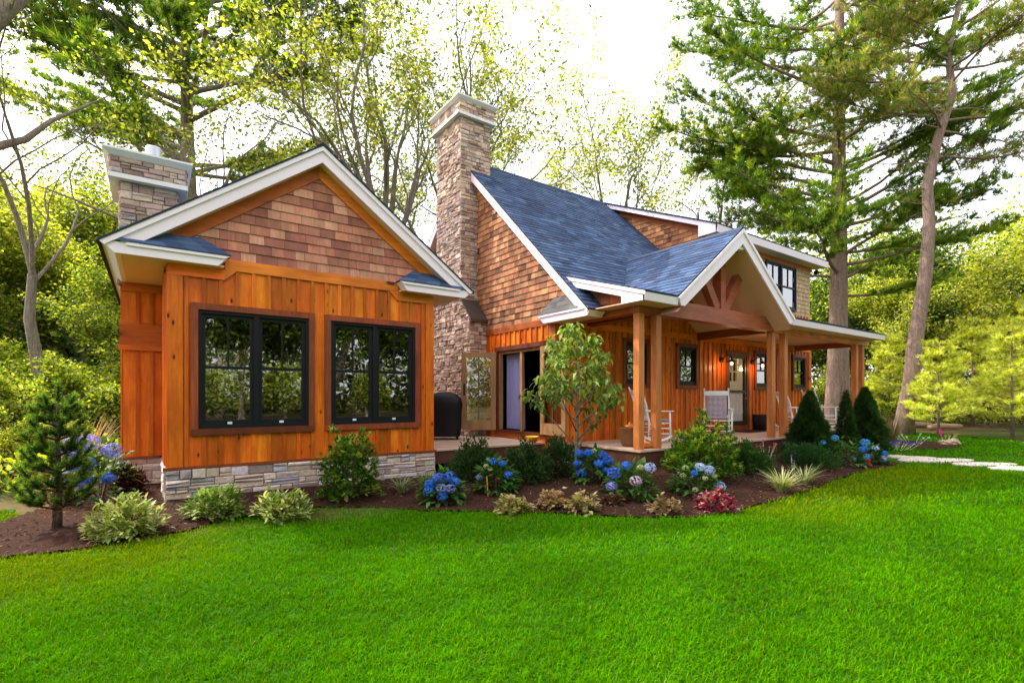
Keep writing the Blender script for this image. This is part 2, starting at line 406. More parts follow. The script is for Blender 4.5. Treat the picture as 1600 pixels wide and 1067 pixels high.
for x0, x1 in ((PX0-.01, PX0+.17), (PX1-.15, PX1+.01)):
    mb = MB(); mb.box(x0, x1, PY-.052, PY+.05, .53, 3.18, (.86, .72, .7)); mb.build('corner_board', M['cedar'], sun_room)
mb = MB(); mb.box(.86, 3.50, PY-.056, PY, 3.33, 3.49, (1.1, 1.15, 1.0))
for s in (-1, 1):
    a = PC-s*2.0; b = PC-s*1.32; x0, x1 = min(a, b), max(a, b)
    mb.box(x0, x1, PY-.058, PY, 3.18, 3.33, board_tint())
    mb.prism([(b, PY-.055, 3.33), (b, PY-.055, 3.18), (b+s*.16, PY-.055, 3.335)][::s], (0, .055, 0), (1, 1, 1))
mb.build('frieze_board', M['cedar_h'], sun_room)
mb = MB(); mb.box(PX0-.06, PX1+.06, PY-.075, PY+.03, .495, .532); mb.box(-.44, PX0-.07, 10.13, 10.2, .505, .535); mb.box(PX1+.001, PX1+.065, PY+.031, PB, .495, .531)
mb.build('ledge', M['redwood'], sun_room)
mb = MB()
stones(mb, (0, PY-.045, 0), X3, Z3, (0, -1, 0), (PX0-.03, PX1+.03, -.12, .495), STONES_PALE, .04, .085, .10, .42, (.012, .05))
stones(mb, (PX0-.03, 0, 0), (0, -1, 0), Z3, (-1, 0, 0), (-10.2, -PY+.045, -.12, .495), STONES_PALE, .045, .085, .14, .5)
stones(mb, (PX1+.03, 0, 0), Y3, Z3, (1, 0, 0), (PY-.045, PB, -.12, .495), STONES_PALE, .045, .085, .14, .5)
stones(mb, (0, 10.165, 0), X3, Z3, (0, -1, 0), (-.41, PX0-.03, -.12, .505), STONES, .05, .09, .14, .4)
stones(mb, (-.41, 0, 0), (0, -1, 0), Z3, (-1, 0, 0), (-11.8, -10.165, -.12, .505), STONES, .05, .09, .14, .4)
sb = mb.build('stone_base', M['stone'], sun_room)
mb = MB(); mb.box(PX0-.025, PX1+.025, PY-.04, PB, -.15, .49); mb.box(-.405, PX0-.03, 10.17, 11.8, -.15, .5)
mb.build('mortar', M['mortar'], sb)
window_unit(sun_room, (w1[0], PY-.02, w1[2]), X3, (0, -1, 0), w1[1]-w1[0], w1[3]-w1[2])
window_unit(sun_room, (w2[0], PY-.02, w2[2]), X3, (0, -1, 0), w2[1]-w2[0], w2[3]-w2[2])
# bracketed box on the set-back wall
mb = MB(); mb.prism([(-.42, 10.15, 2.33), (-.42, 10.15, 2.66), (-.42, 10.2, 2.74), (-.42, 10.2, 2.33)], (.60, 0, 0), (.62, .55, .5)); mb.box(-.44, PX0-.02, 10.12, 10.149, 2.25, 2.33, (.8, .8, .8)); mb.build('wall_band', M['cedar_h'], sun_room)
mb = MB(); mb.box(-.39, PX0-.05, 10.145, 10.2, 3.2, 3.33, (.7, .7, .7)); mb.build('wall_band', M['cedar_h'], sun_room)
# gable shingles, rakes, roof
mb = MB(); zt = APZ-.25-.16
tri = [(.30, 3.49), (4.05, 3.49), (PC, zt)]
zl = zt-PS*(PC-.30); tri = [(PC-(zt-3.49)/PS, 3.49), (PC+(zt-3.49)/PS, 3.49), (PC, zt)]
shingles(mb, (0, PY-.012, 0), X3, Z3, (0, -1, 0), [tri], .142, (.13, .36), .022, shake_red)
mb.build('gable_shingles', M['shake'], sun_room)
mb = MB(); mb.poly([(PX0, PY-.01, 3.45), (PX1, PY-.01, 3.45), (PX1, PY-.01, 3.72), (PC, PY-.01, APZ-.24), (PX0, PY-.01, 3.72)]); mb.build('gable_backing', M['dark'], sun_room)
mb = MB()
for s in (-1, 1):
    def q(x, dz, y): return (PC+s*x, y, APZ-PS*x-dz)
    # rake board with crown moulding
    mb.prism([q(0, .02, FY), q(2.70, .02, FY), q(2.54, .02+.115-.16*PS*0, FY), q(2.54, .27-.0, FY), q(0, .27, FY)][::-s], (0, .035, 0))
    mb.prism([q(0, .015, FY-.03), q(2.72, .015, FY-.03), q(2.66, .10, FY-.03), q(0, .095, FY-.03)][::-s], (0, .029, 0))
rk = mb.build('rake_board', M['white'], sun_room)
mb = MB()
for s in (-1, 1):
    def q(x, dz, y): return (PC+s*x, y, APZ-PS*x-dz)
    mb.poly([q(0, .262, FY+.035), q(2.3, .262, FY+.035), q(2.3, .262, PY+.02), q(0, .262, PY+.02)])
    mb.poly([(PC+s*2.0, FY, 3.334), (PC+s*2.56, FY, 3.334), (PC+s*2.56, PB, 3.334), (PC+s*2.0, PB, 3.334)])
    mb.box(min(PC+s*1.34, PC+s*2.0), max(PC+s*1.34, PC+s*2.0), FY+.03, PY-.0, 3.332, 3.35)
mb.build('soffit', M['soffit'], sun_room)
mb = MB()
for s in (-1, 1):
    def q(x, dz, y): return (PC+s*x, y, APZ-PS*x-dz)
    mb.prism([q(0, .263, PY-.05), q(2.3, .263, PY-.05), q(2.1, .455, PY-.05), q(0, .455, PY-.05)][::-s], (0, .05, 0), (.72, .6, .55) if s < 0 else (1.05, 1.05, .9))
mb.build('rake_frieze', M['cedar_h'], sun_room)
for s in (-1, 1):                                      # eaves and boxed cornice returns
    mb = MB()
    mb.prism([(PC+s*2.705, FY, 3.475), (PC+s*2.55, FY, 3.33), (PC+s*2.50, FY, 3.33), (PC+s*2.50, FY, 3.5)][::s], (0, PB+.2-FY, 0))
    x0, x1 = PC+s*1.29, PC+s*2.56
    mb.prism([(x0+s*.13, FY-.004, 3.332), (x1, FY-.004, 3.332), (x1+s*.09, FY-.004, 3.42), (x1, FY-.004, 3.475), (x0, FY-.004, 3.475)][::s], (0, .03, 0))
    mb.prism([(x0-s*.02, FY-.03, 3.478), (x0+s*.05, FY-.03, 3.44), (x1-s*.12, FY-.03, 3.44), (x1-s*.12, FY-.03, 3.478)][::s], (0, .026, 0))
    mb.prism([(x0+s*.13, FY+.026, 3.334), (x0, FY+.026, 3.475), (x0+s*.03, FY+.026, 3.475), (x0+s*.16, FY+.026, 3.334)][::-s], (0, PY-FY-.03, 0))
    mb.build('cornice', M['white'], sun_room)
mb = MB()                                              # main slopes and the two little return roofs
L = math.hypot(1, PS)
for s in (-1, 1):
    Vd = Vector((-s, 0, PS)).normalized(); Nn = Vector((s*PS, 0, 1)).normalized(); Ud = (0, 1, 0) if s > 0 else (0, -1, 0)
    ln = 2.73*L; O = (PC+s*2.73, 0, APZ-PS*2.73)
    ua, ub = (FY-.04, PB+.25) if s > 0 else (-PB-.25, -FY+.04)
    shingles(mb, O, Ud, Vd, Nn, [[(ua, 0), (ub, 0), (ub, ln), (ua, ln)]], .14, (.2, .34), .014, roof_col)
    mb.prism([(PC, FY-.042, APZ+.004), (PC+s*2.735, FY-.042, APZ+.004-PS*2.735), (PC+s*2.735, FY-.042, APZ-.022-PS*2.735), (PC, FY-.042, APZ-.022)][::s], (0, PB+.29-FY, 0), (.03, .033, .042))
    x0, x1, xk = PC+s*1.26, PC+s*2.52, PC+s*1.62
    P = [(x0, FY-.04, 3.482), (x1, FY-.04, 3.482), (x1, PY-.03, 3.74), (xk, PY-.03, 3.74)]
    for k in range(3):
        f0, f1 = k/3, (k+1)/3
        def lp(a, b, f): return tuple(np.array(a)+(np.array(b)-np.array(a))*f)
        a, b, c, d = lp(P[0], P[3], f0), lp(P[1], P[2], f0), lp(P[1], P[2], f1), lp(P[0], P[3], f1)
        for i in range(5):
            e = [lp(a, b, i/5), lp(a, b, (i+1)/5), lp(d, c, (i+1)/5), lp(d, c, i/5)]
            e = [(p[0], p[1], p[2]+(.016 if j < 2 else .004)) for j, p in enumerate(e)]
            mb.prism(e, (0, 0, -.012), roof_col(0))
    mb.prism([(x0, FY-.04, 3.482), (xk, PY-.03, 3.74), (x0+s*.02, PY-.03, 3.482)], (0, 0, .012), roof_col(0))
mb.prism([(PC, FY-.045, APZ+.028), (PC+.11, FY-.045, APZ-.055), (PC, FY-.045, APZ+.012), (PC-.11, FY-.045, APZ-.055)], (0, PB+.24-FY, 0), (.05, .07, .12))
mb.build('roof', M['roof'], sun_room)
# chimney of the sunroom
ch = MB(); cx0, cx1, cy0, cy1 = -.41, .34, 10.2, 11.3
stones(ch, (0, cy0, 0), X3, Z3, (0, -1, 0), (cx0, cx1, 3.4, 4.95), STONES, .05, .09, .1, .3)
stones(ch, (cx0, 0, 0), (0, -1, 0), Z3, (-1, 0, 0), (-cy1, -cy0, 3.3, 4.95), STONES, .05, .09, .1, .3)
stones(ch, (cx1, 0, 0), Y3, Z3, (1, 0, 0), (cy0, cy1, 3.4, 4.95), STONES, .05, .09, .1, .3)
stones(ch, (0, cy0-.11, 0), X3, Z3, (0, -1, 0), (cx0-.12, cx1+.12, 5.03, 5.29), STONES, .04, .07, .1, .3)
stones(ch, (cx0-.12, 0, 0), (0, -1, 0), Z3, (-1, 0, 0), (-cy1-.11, -cy0+.11, 5.03, 5.29), STONES, .04, .07, .1, .3)
stones(ch, (cx1+.12, 0, 0), Y3, Z3, (1, 0, 0), (cy0-.11, cy1+.11, 5.03, 5.29), STONES, .04, .07, .1, .3)
chim = ch.build('chimney', M['stone'], sun_room)
mb = MB(); mb.box(cx0+.006, cx1-.006, cy0+.006, cy1, 3.3, 4.96); mb.box(cx0-.112, cx1+.112, cy0-.102, cy1+.1, 5.02, 5.292); mb.build('mortar', M['mortar'], chim)
mb = MB(); mb.box(cx0-.15, cx1+.15, cy0-.14, cy1+.14, 4.955, 5.028)
b0 = [(cx0-.14, cy0-.13), (cx1+.14, cy0-.13), (cx1+.14, cy1+.13), (cx0-.14, cy1+.13)]; b1 = [(cx0-.22, cy0-.21), (cx1+.22, cy0-.21), (cx1+.22, cy1+.21), (cx0-.22, cy1+.21)]
mb.add([(x, y, 5.292) for x, y in b0]+[(x, y, 5.37) for x, y in b1]+[(x, y, 5.40) for x, y in b1], [(3, 2, 1, 0), (8, 9, 10, 11)]+[(i+k, (i+1) % 4+k, (i+1) % 4+k+4, i+k+4) for k in (0, 4) for i in range(4)])
mb.build('chimney_cap', M['capwhite'], chim)
mb = MB(); mb.lathe([(.09, 5.3), (.09, 5.48), (.12, 5.49), (.12, 5.70), (.11, 5.715), (.02, 5.73)], (.03, 10.5, 0), 24)
mb.build('flue', M['steel'], chim, smooth=False)
# ------------------------------------------------------------------ the cottage (long main house)
GX, FW, RX, BW = 6.9, 8.1, 18.2, 15.4; FL = .53
house = thing('cottage', 'long cedar cottage with blue-grey shingle roof, tall stone chimney and covered front porch', 'house', (GX, FW, 0))
RY, RZ = 11.75, 7.86; MS = .967
def mz(y): return RZ-MS*abs(y-RY)
GP = 5.7; GC = 9.87; GA = 4.97; GS = .77; EZ = 3.33; PSL = .313      # porch gable plane, centre, apex, slope; porch eave height and slope
def pz(y): return EZ+PSL*(y-GP)
doorh = (13.23, 14.18, .68, 2.71)
wins = [(9.0, 9.73, 1.80, 2.79), (10.99, 11.72, 1.80, 2.79), (14.71, 15.44, 1.80, 2.79), (17.02, 17.75, 1.80, 2.79)]
fd = (8.46, 10.2, .72, 2.60)                                          # french door opening on the gable wall (y, z)
mb = MB()
boards(mb, (0, FW, 0), X3, (0, -1, 0), GX, RX, FL, 4.2, [doorh]+wins, pitch=.2)
boards(mb, (GX, 0, 0), (0, -1, 0), (-1, 0, 0), -BW, -FW, FL-.3, 3.03, [(-fd[1], -fd[0], fd[2], fd[3]), (-14.5, -13.7, 1.4, 2.5)], pitch=.2)
boards(mb, (RX, 0, 0), Y3, (1, 0, 0), FW, BW, FL, 3.2, pitch=.25)
mb.build('wall', M['cedar'], house)
mb = MB()
for a, b, c, d in ((GX+.003, RX-.003, FL, 1.80), ): pass
def lined(mb, axis, k, rng_, zr, holes, t=.14):
    cuts = sorted({rng_[0], rng_[1], *[h[i] for h in holes for i in (0, 1)]})
    for p, q in zip(cuts[:-1], cuts[1:]):
        hs = [h for h in holes if h[0] < (p+q)/2 < h[1]]
        segs = [zr] if not hs else [(zr[0], hs[0][2]), (hs[0][3], zr[1])]
        for lo, hi in segs:
            if hi-lo < .005: continue
            if axis == 'x': mb.box(p, q, k+.004, k+t, lo, hi)
            else: mb.box(k+.004, k+t, p, q, lo, hi)
lined(mb, 'x', FW, (GX+.15, RX-.01), (.2, 4.1), sorted([doorh]+wins)); lined(mb, 'y', GX, (FW+.004, BW), (.2, 3.1), [fd, (13.7, 14.5, 1.4, 2.5)])
mb.box(GX+.15, RX-.1, FW+3.0, FW+3.1, .4, 3.3); mb.box(GX+.15, RX-.1, FW+.15, FW+3.0, .40, .52); mb.box(GX+.15, RX-.1, FW+.15, BW-.1, 3.22, 3.3)
mb.box(RX-.14, RX-.004, FW+.15, BW, .2, 3.3); mb.box(GX, RX, BW-.1, BW, .2, 4.0)
mb.build('interior', M['dark'], house)
mb = MB(); mb.box(GX-.052, GX, FW+.0, BW, 3.03, 3.17, (.72, .62, .6)); mb.box(GX-.055, GX+.1, FW-.055, FW+.15, FL, 3.03, (.95, .95, .9))
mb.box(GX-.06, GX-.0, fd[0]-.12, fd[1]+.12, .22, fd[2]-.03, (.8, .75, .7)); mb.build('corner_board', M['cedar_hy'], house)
mb = MB(); mb.box(GX+.16, RX, FW-.052, FW, 3.0, 3.14, (1.15, 1.1, 1)); mb.box(RX-.12, RX+.03, FW-.055, FW+.06, FL, 3.0, (1.1, 1.1, 1)); mb.build('frieze_board', M['cedar_h'], house)
# gable shingles (left end)
mb = MB()
def gz_(y): return mz(y)-.36
yl = RY-(RZ-.36-3.17)/MS
tri = [(-(RY+(RZ-.36-3.17)/MS), 3.17), (-yl, 3.17), (-RY, RZ-.36)]
shingles(mb, (GX-.012, 0, 0), (0, -1, 0), Z3, (-1, 0, 0), [tri], .135, (.10, .27), .022, shake_brown)
mb.build('gable_shingles', M['shake'], house)
mb = MB(); mb.poly([(GX-.008, FW, 3.1), (GX-.008, BW, 3.1), (GX-.008, BW, mz(BW)-.2), (GX-.008, RY, RZ-.2), (GX-.008, FW, mz(FW)-.2)])
mb.build('gable_backing', M['dark'], house)
mb = MB(); mb.poly([(RX, FW, 3.1), (RX, BW, 3.1), (RX, BW, mz(BW)-.1), (RX, RY, RZ-.1), (RX, FW, 5.9)]); mb.build('end_gable', M['dark'], house)
# main roof slopes
RKX, REX = 6.68, 18.62; DX = 12.12; DY = 7.7; DZ = 6.09; DSL = (RZ+.02-DZ)/(RY-DY)
def dz_(y): return DZ+DSL*(y-DY)
mb = MB()
Vm = Vector((0, 1, MS)).normalized(); Nm = Vector((0, -MS, 1)).normalized(); lm = math.hypot(1, MS)
def sl(y): return (y-6.9)*lm
polys = [[(RKX, sl(6.9)), (7.15, sl(6.9)), (7.15, sl(7.62)), (RKX, sl(7.62))],
         [(RKX, sl(7.62)), (DX+.3, sl(7.62)), (DX+.3, sl(RY)), (RKX, sl(RY))]]
shingles(mb, (0, 6.9, mz(6.9)), X3, Vm, Nm, polys, .14, (.2, .34), .014, roof_col)
Vr = Vector((0, -1, MS)).normalized(); Nr = Vector((0, MS, 1)).normalized()
shingles(mb, (0, 16.5, mz(16.5)), (-1, 0, 0), Vr, Nr, [[(-REX, 0), (-RKX, 0), (-RKX, (16.5-RY)*lm), (-REX, (16.5-RY)*lm)]], .2, (.3, .5), .014, roof_col)
dk = (.03, .033, .042)
mb.prism([(RKX-.005, 6.895, mz(6.9)-.004), (RKX-.005, RY, RZ-.004), (RKX-.005, RY, RZ-.03), (RKX-.005, 6.895, mz(6.9)-.03)], (.5, 0, 0), dk)
mb.prism([(7.15, 7.6, mz(7.6)-.004), (7.15, RY, RZ-.004), (7.15, RY, RZ-.03), (7.15, 7.6, mz(7.6)-.03)], (DX+.28-7.15, 0, 0), dk)
mb.prism([(RKX, 16.5, mz(16.5)-.004), (RKX, RY, RZ-.004), (RKX, RY, RZ-.03), (RKX, 16.5, mz(16.5)-.03)], (REX-RKX, 0, 0), dk)
mb.prism([(RKX-.005, RY, RZ+.03), (RKX-.005, RY+.11, RZ-.08), (RKX-.005, RY, RZ+.014), (RKX-.005, RY-.11, RZ-.08)], (REX-RKX, 0, 0), (.05, .07, .12))
# dormer roof
Vd = Vector((0, 1, DSL)).normalized(); Nd = Vector((0, -DSL, 1)).normalized(); ld = math.hypot(1, DSL)
shingles(mb, (0, DY, DZ), X3, Vd, Nd, [[(DX-.03, 0), (REX+.03, 0), (REX+.03, (RY-DY)*ld), (DX-.03, (RY-DY)*ld)]], .14, (.2, .34), .014, roof_col)
mb.prism([(DX-.035, DY-.03, DZ-.015), (DX-.035, RY, RZ+.012), (DX-.035, RY, RZ-.01), (DX-.035, DY-.03, DZ-.04)], (REX-DX+.07, 0, 0), dk)
# porch roof (low slope) and the porch gable
PL, PR_ = 6.84, 17.5
Vp = Vector((0, 1, PSL)).normalized(); Np = Vector((0, -PSL, 1)).normalized(); lp_ = math.hypot(1, PSL)
def sp(y): return (y-GP)*lp_
xe = GC-(GA-EZ)/GS; xe2 = GC+(GA-EZ)/GS; xm = GC-(GA-pz(7.66))/GS; xm2 = GC+(GA-pz(7.66))/GS
shingles(mb, (0, GP, EZ), X3, Vp, Np, [[(PL, 0), (xe, 0), (xm, sp(7.66)), (PL, sp(7.66))], [(xe2, 0), (PR_, 0), (PR_, sp(8.09)), (xm2, sp(8.09))], [(PR_, 0), (PR_+.001, 0), (PR_+.001, .1)]][:2], .14, (.2, .34), .014, roof_col)
mb.prism([(PL-.005, GP-.03, EZ-.012), (PL-.005, 7.66, pz(7.66)-.004), (PL-.005, 7.66, pz(7.66)-.03), (PL-.005, GP-.03, EZ-.036)], (xe-PL-.02, 0, 0), dk)
mb.prism([(xe2+.02, GP-.03, EZ-.012), (xe2+.02, 8.09, pz(8.09)-.004), (xe2+.02, 8.09, pz(8.09)-.03), (xe2+.02, GP-.03, EZ-.036)], (PR_-xe2, 0, 0), dk)
yb = RY-(RZ-GA)/MS                                                     # where the gable ridge dies into the main slope
for s in (-1, 1):
    Vg = Vector((-s, 0, GS)).normalized(); Ng = Vector((s*GS, 0, 1)).normalized(); lg = math.hypot(1, GS); W = (GA-EZ)/GS
    ua = lambda y: y if s > 0 else -y
    tv = (pz(7.66)-EZ)/GS
    pg = [(ua(GP-.03), 0), (ua(GP+.02), 0), (ua(7.66), tv*lg), (ua(yb), W*lg), (ua(GP-.03), W*lg)]
    if s > 0: pg = [(ua(GP-.03), 0), (ua(8.09), 0.0), (ua(8.09), (pz(8.09)-EZ)/GS*lg), (ua(yb), W*lg), (ua(GP-.03), W*lg)]
    if s < 0: pg = pg[::-1]
    shingles(mb, (GC+s*W, 0, EZ), (0, 1, 0) if s > 0 else (0, -1, 0), Vg, Ng, [pg], .14, (.2, .34), .014, roof_col)
    a = (GC, GP-.032, GA+.002); b = (GC+s*(W+.01), GP-.032, EZ-.01)
    mb.prism([a, b, (b[0], b[1], b[2]-.028), (a[0], a[1], a[2]-.028)][::s], (0, .03, 0), dk)
    mb.poly([(GC, GP, GA-.006), (GC, yb, GA-.006), (GC+s*(W-tv), 7.66, pz(7.66)-.008), (GC+s*W, GP, EZ-.008)])
mb.prism([(GC, GP-.036, GA+.028), (GC+.1, GP-.036, GA-.052), (GC, GP-.036, GA+.012), (GC-.1, GP-.036, GA-.052)], (0, yb-GP+.03, 0), (.05, .07, .12))
# cornice-return roof at the left gable
P = [(RKX-.03, 7.14, 3.20), (RKX-.03, 8.42, 3.20), (GX-.03, 8.12, 3.56), (GX-.03, 7.52, 3.56)]
for k in range(3):
    for i in range(5):
        def at(u, v):
            a = np.array(P[0])*(1-u)+np.array(P[1])*u; b = np.array(P[3])*(1-u)+np.array(P[2])*u; return a*(1-v)+b*v
        e = [at(i/5, k/3), at((i+1)/5, k/3), at((i+1)/5, (k+1)/3), at(i/5, (k+1)/3)]; e = [(p[0], p[1], p[2]+(.016 if j < 2 else .004)) for j, p in enumerate(e)]
        kk = random.uniform(.8, 1.3); mb.prism(e, (0, 0, -.012), (.13*kk, .12*kk, .12*kk))
mb.prism([(RKX-.03, 8.42, 3.20), (GX-.03, 8.12, 3.56), (GX-.03, 8.42, 3.20)], (0, .012, 0), (.2, .17, .14))
mb.build('roof', M['roof'], house)
# rake boards, eaves, returns
mb = MB()
def rk(x, y, dz): return (x, y, mz(y)-dz)
mb.prism([rk(RKX, 6.9, .02), rk(RKX, RY, .02), rk(RKX, RY, .25), rk(RKX, 7.02, .25), (RKX, 6.97, 3.05), (RKX, 6.9, 3.07)], (.03, 0, 0))
mb.prism([rk(RKX, 16.5, .02), rk(RKX, RY, .02), rk(RKX, RY, .25), rk(RKX, 16.4, .25)], (.03, 0, 0))
mb.prism([(RKX-.004, 6.92, 3.035), (RKX-.004, 8.23, 3.035), (RKX-.004, 8.40, 3.20), (RKX-.004, 6.92, 3.20)], (.032, 0, 0))
mb.prism([(RKX-.03, 7.0, 3.165), (RKX-.03, 8.36, 3.165), (RKX-.03, 8.42, 3.203), (RKX-.03, 7.0, 3.203)], (.025, 0, 0))
mb.build('rake_board', M['white'], house)
mb = MB(); mb.poly([rk(RKX+.03, 7.02, .252), rk(RKX+.03, RY, .252), rk(GX, RY, .252), rk(GX, 7.02, .252)]); mb.poly([rk(RKX+.03, 16.4, .252), rk(RKX+.03, RY, .252), rk(GX, RY, .252), rk(GX, 16.4, .252)])
mb.box(RKX+.03, GX, 6.95, 8.23, 3.037, 3.06); mb.prism([(RKX, 6.892, 3.145), (7.14, 6.892, 3.145), (7.08, 6.94, 3.04), (RKX, 6.94, 3.04)], (0, .02, 0)); mb.box(RKX+.02, 7.1, 6.93, FW, 3.035, 3.055)
mb.build('soffit', M['soffit'], house)
# dormer
dm = MB(); dm.prism([(DX, DY-.02, DZ-.035), (DX, RY-.05, dz_(RY-.05)-.035), (DX, RY-.05, dz_(RY-.05)-.16), (DX, DY+.55, dz_(DY+.55)-.16), (DX, DY+.55, DZ-.23), (DX, DY-.02, DZ-.23)], (.03, 0, 0))
dm.prism([(DX, DY-.03, DZ-.03), (DX, DY+.0, DZ-.23), (DX, DY+.03, DZ-.23), (DX, DY+.03, DZ-.03)], (REX-DX, 0, 0))
dm.prism([(REX-.03, DY-.02, DZ-.035), (REX-.03, RY, RZ-.035), (REX-.03, RY, RZ-.2), (REX-.03, DY+.1, DZ-.23), (REX-.03, DY-.02, DZ-.23)], (.03, 0, 0))
dormer = dm.build('dormer', M['white'], house)
mb = MB(); mb.box(DX+.03, REX-.03, DY+.03, FW, DZ-.225, DZ-.21); mb.poly([(DX+.03, DY+.5, dz_(DY+.5)-.162), (DX+.03, RY, RZ-.165), (12.4, RY, RZ-.165), (12.4, DY+.5, dz_(DY+.5)-.162)]); mb.build('soffit', M['soffit'], dormer)
mb = MB(); WX0, WX1, WZ0, WZ1 = 15.30, 17.18, 4.29, 5.70
shingles(mb, (0, FW-.005, 0), X3, Z3, (0, -1, 0), [[(12.36, 3.9), (RX, 3.9), (RX, 5.72), (12.36, 5.72)]], .135, (.1, .27), .02, shake_pale, holes=[(WX0, WX1, WZ0, WZ1)])
# cheek facing left
yc0 = FW; shingles(mb, (12.352, 0, 0), (0, -1, 0), Z3, (-1, 0, 0), [[(-RY, RZ-.1), (-FW, mz(FW)-.05), (-FW, dz_(FW)-.1), (-(RY-.4), dz_(RY-.4)-.1)]], .135, (.12, .3), .02, shake_brown)
mb.box(12.36, RX, FW, FW+.1, 3.9, WZ0); mb.box(12.36, WX0, FW, FW+.1, WZ0, WZ1); mb.box(WX1, RX, FW, FW+.1, WZ0, WZ1); mb.box(12.36, RX, FW, FW+.1, WZ1, 5.9); mb.box(12.36, 12.4, FW+.1, RY, 4.0, 5.6)
mb.build('shingle_wall', M['shake'], dormer)
mb = MB(); mb.box(12.36, RX+.02, FW-.045, FW, 5.72, DZ-.226, (1, .9, .85)); mb.prism([(12.33, FW, dz_(FW)-.17), (12.33, RY, RZ-.17), (12.33, RY, RZ-.30), (12.33, FW, dz_(FW)-.33)], (.02, 0, 0), (.5, .42, .4)); mb.build('frieze_board', M['cedar_h'], dormer)
window_unit(dormer, (WX0, FW-.03, WZ0), X3, (0, -1, 0), WX1-WX0, WZ1-WZ0, casing=False, sticker=False)
mb = MB(); mb.box(12.5, RX-.1, FW+1.2, FW+1.3, 4.0, 5.8); mb.build('room_wall', M['room'], dormer)
mb = MB(); mb.lathe([(.0, 0), (.07, 0), (.08, .05), (.06, .12), (.0, .12)], (0, 0, 0), 12); mb.v = [(RX+.12+z*1, 7.95+x, 5.72+y) for x, y, z in mb.v]; mb.build('floodlight', M['black'], dormer)
# porch: left rake with its boxed foot, eave fascias, gable rakes
mb = MB()
mb.prism([(PL, GP-.005, EZ-.02), (PL, 7.72, pz(7.72)-.02), (PL, 7.50, pz(7.50)-.20), (PL, 6.22, pz(6.22)-.19), (PL, 6.22, EZ-.17), (PL, GP-.005, EZ-.17)], (.03, 0, 0))
mb.prism([(PL-.022, GP-.028, EZ-.022), (PL-.022, 7.74, pz(7.74)-.022), (PL-.022, 7.66, pz(7.66)-.085), (PL-.022, GP-.028, EZ-.085)], (.02, 0, 0))
W = (GA-EZ)/GS; SV = .335
xi = W-.10
for x0, x1 in ((PL, GC-W+.02), (GC+W-.02, PR_)):
    mb.prism([(x0+.0, GP-.028, EZ-.03), (x0, GP, EZ-.17), (x0, GP+.03, EZ-.17), (x0, GP+.03, EZ-.03)], (x1-x0, 0, 0))
mb.prism([(PR_-.03, GP-.02, EZ-.03), (PR_-.03, 8.08, pz(8.08)-.03), (PR_-.03, 8.08, pz(8.08)-.2), (PR_-.03, GP, EZ-.17)], (.03, 0, 0))
for s in (-1, 1):
    def q(x, dz, y): return (GC+s*x, y, GA-GS*x-dz)
    mb.prism([q(0, .028, GP-.03), q(W+.0, .028, GP-.03), (GC+s*(W-.10), GP-.03, EZ-.17), (GC+s*(W-.19), GP-.03, EZ-.17), q(0, SV, GP-.03)][::-s], (0, .04, 0))
    mb.prism([q(0, .024, GP-.055), q(W+.02, .024, GP-.055), q(W-.02, .09, GP-.055), q(0, .105, GP-.055)][::-s], (0, .024, 0))
mb.build('porch_trim', M['white'], house)
# beadboard vault of the porch gable and the flat porch ceiling
bead = m_plain('cream_beadboard', (.95, .53, .36), .55, .3, var=.05, scale=2)
t_ = NT(bead.node_tree); wv = t_.n('ShaderNodeTexWave', wave_type='BANDS', bands_direction='Z', i_Scale=14.0, i_Distortion=0.0)
t_.l(t_.n('ShaderNodeTexCoord').outputs['Object'], wv.inputs['Vector'])
pb = [n for n in bead.node_tree.nodes if n.type == 'BSDF_PRINCIPLED'][0]; src = pb.inputs['Base Color'].links[0].from_socket
t_.l(t_.mix(src, t_.ramp(wv.outputs['Fac'], [(.0, (.55, .5, .45)), (.12, (1, 1, 1))]), 1.0, 'MULTIPLY'), pb.inputs['Base Color'])
mb = MB()
for s in (-1, 1):
    def q(x, dz, y): return (GC+s*x, y, GA-GS*x-dz)
    mb.poly([q(0, .30, GP+.01), q(W-.02, .30, GP+.01), q(W-.02, .30, FW), q(0, .30, FW)])
mb.box(PL+.03, GC-W+.1, GP+.03, FW, EZ-.168, EZ-.15); mb.box(GC+W-.1, PR_-.03, GP+.03, FW, EZ-.168, EZ-.15)
mb.build('porch_ceiling', bead, house)
# beams
mb = MB(); BY0, BY1 = 6.10, 6.32
mb.box(7.18, 11.98, BY0, BY1, 3.04, 3.36, (1, 1, 1)); mb.build('porch_beam', M['beam'], house)
mb = MB(); mb.box(11.981, 17.5, BY0+.02, BY1-.02, 3.03, 3.165, (1.15, 1.3, 1.0)); mb.build('porch_beam', M['cedar_h'], house)
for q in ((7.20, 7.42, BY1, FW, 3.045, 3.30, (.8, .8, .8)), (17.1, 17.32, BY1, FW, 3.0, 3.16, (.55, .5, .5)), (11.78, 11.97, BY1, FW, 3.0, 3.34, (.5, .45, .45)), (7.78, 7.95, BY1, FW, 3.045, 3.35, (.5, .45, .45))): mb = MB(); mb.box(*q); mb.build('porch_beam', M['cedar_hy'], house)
mb = MB(); shingles(mb, (7.19, 0, 0), (0, -1, 0), Z3, (-1, 0, 0), [[(-7.6, 3.3), (-6.2, 3.3), (-6.2, 3.36), (-7.6, pz(7.6)-.06)]], .135, (.15, .3), .02, shake_brown)
mb.box(7.195, 7.25, 6.2, FW, 3.3, 3.42); mb.build('porch_end_shingles', M['shake'], house)
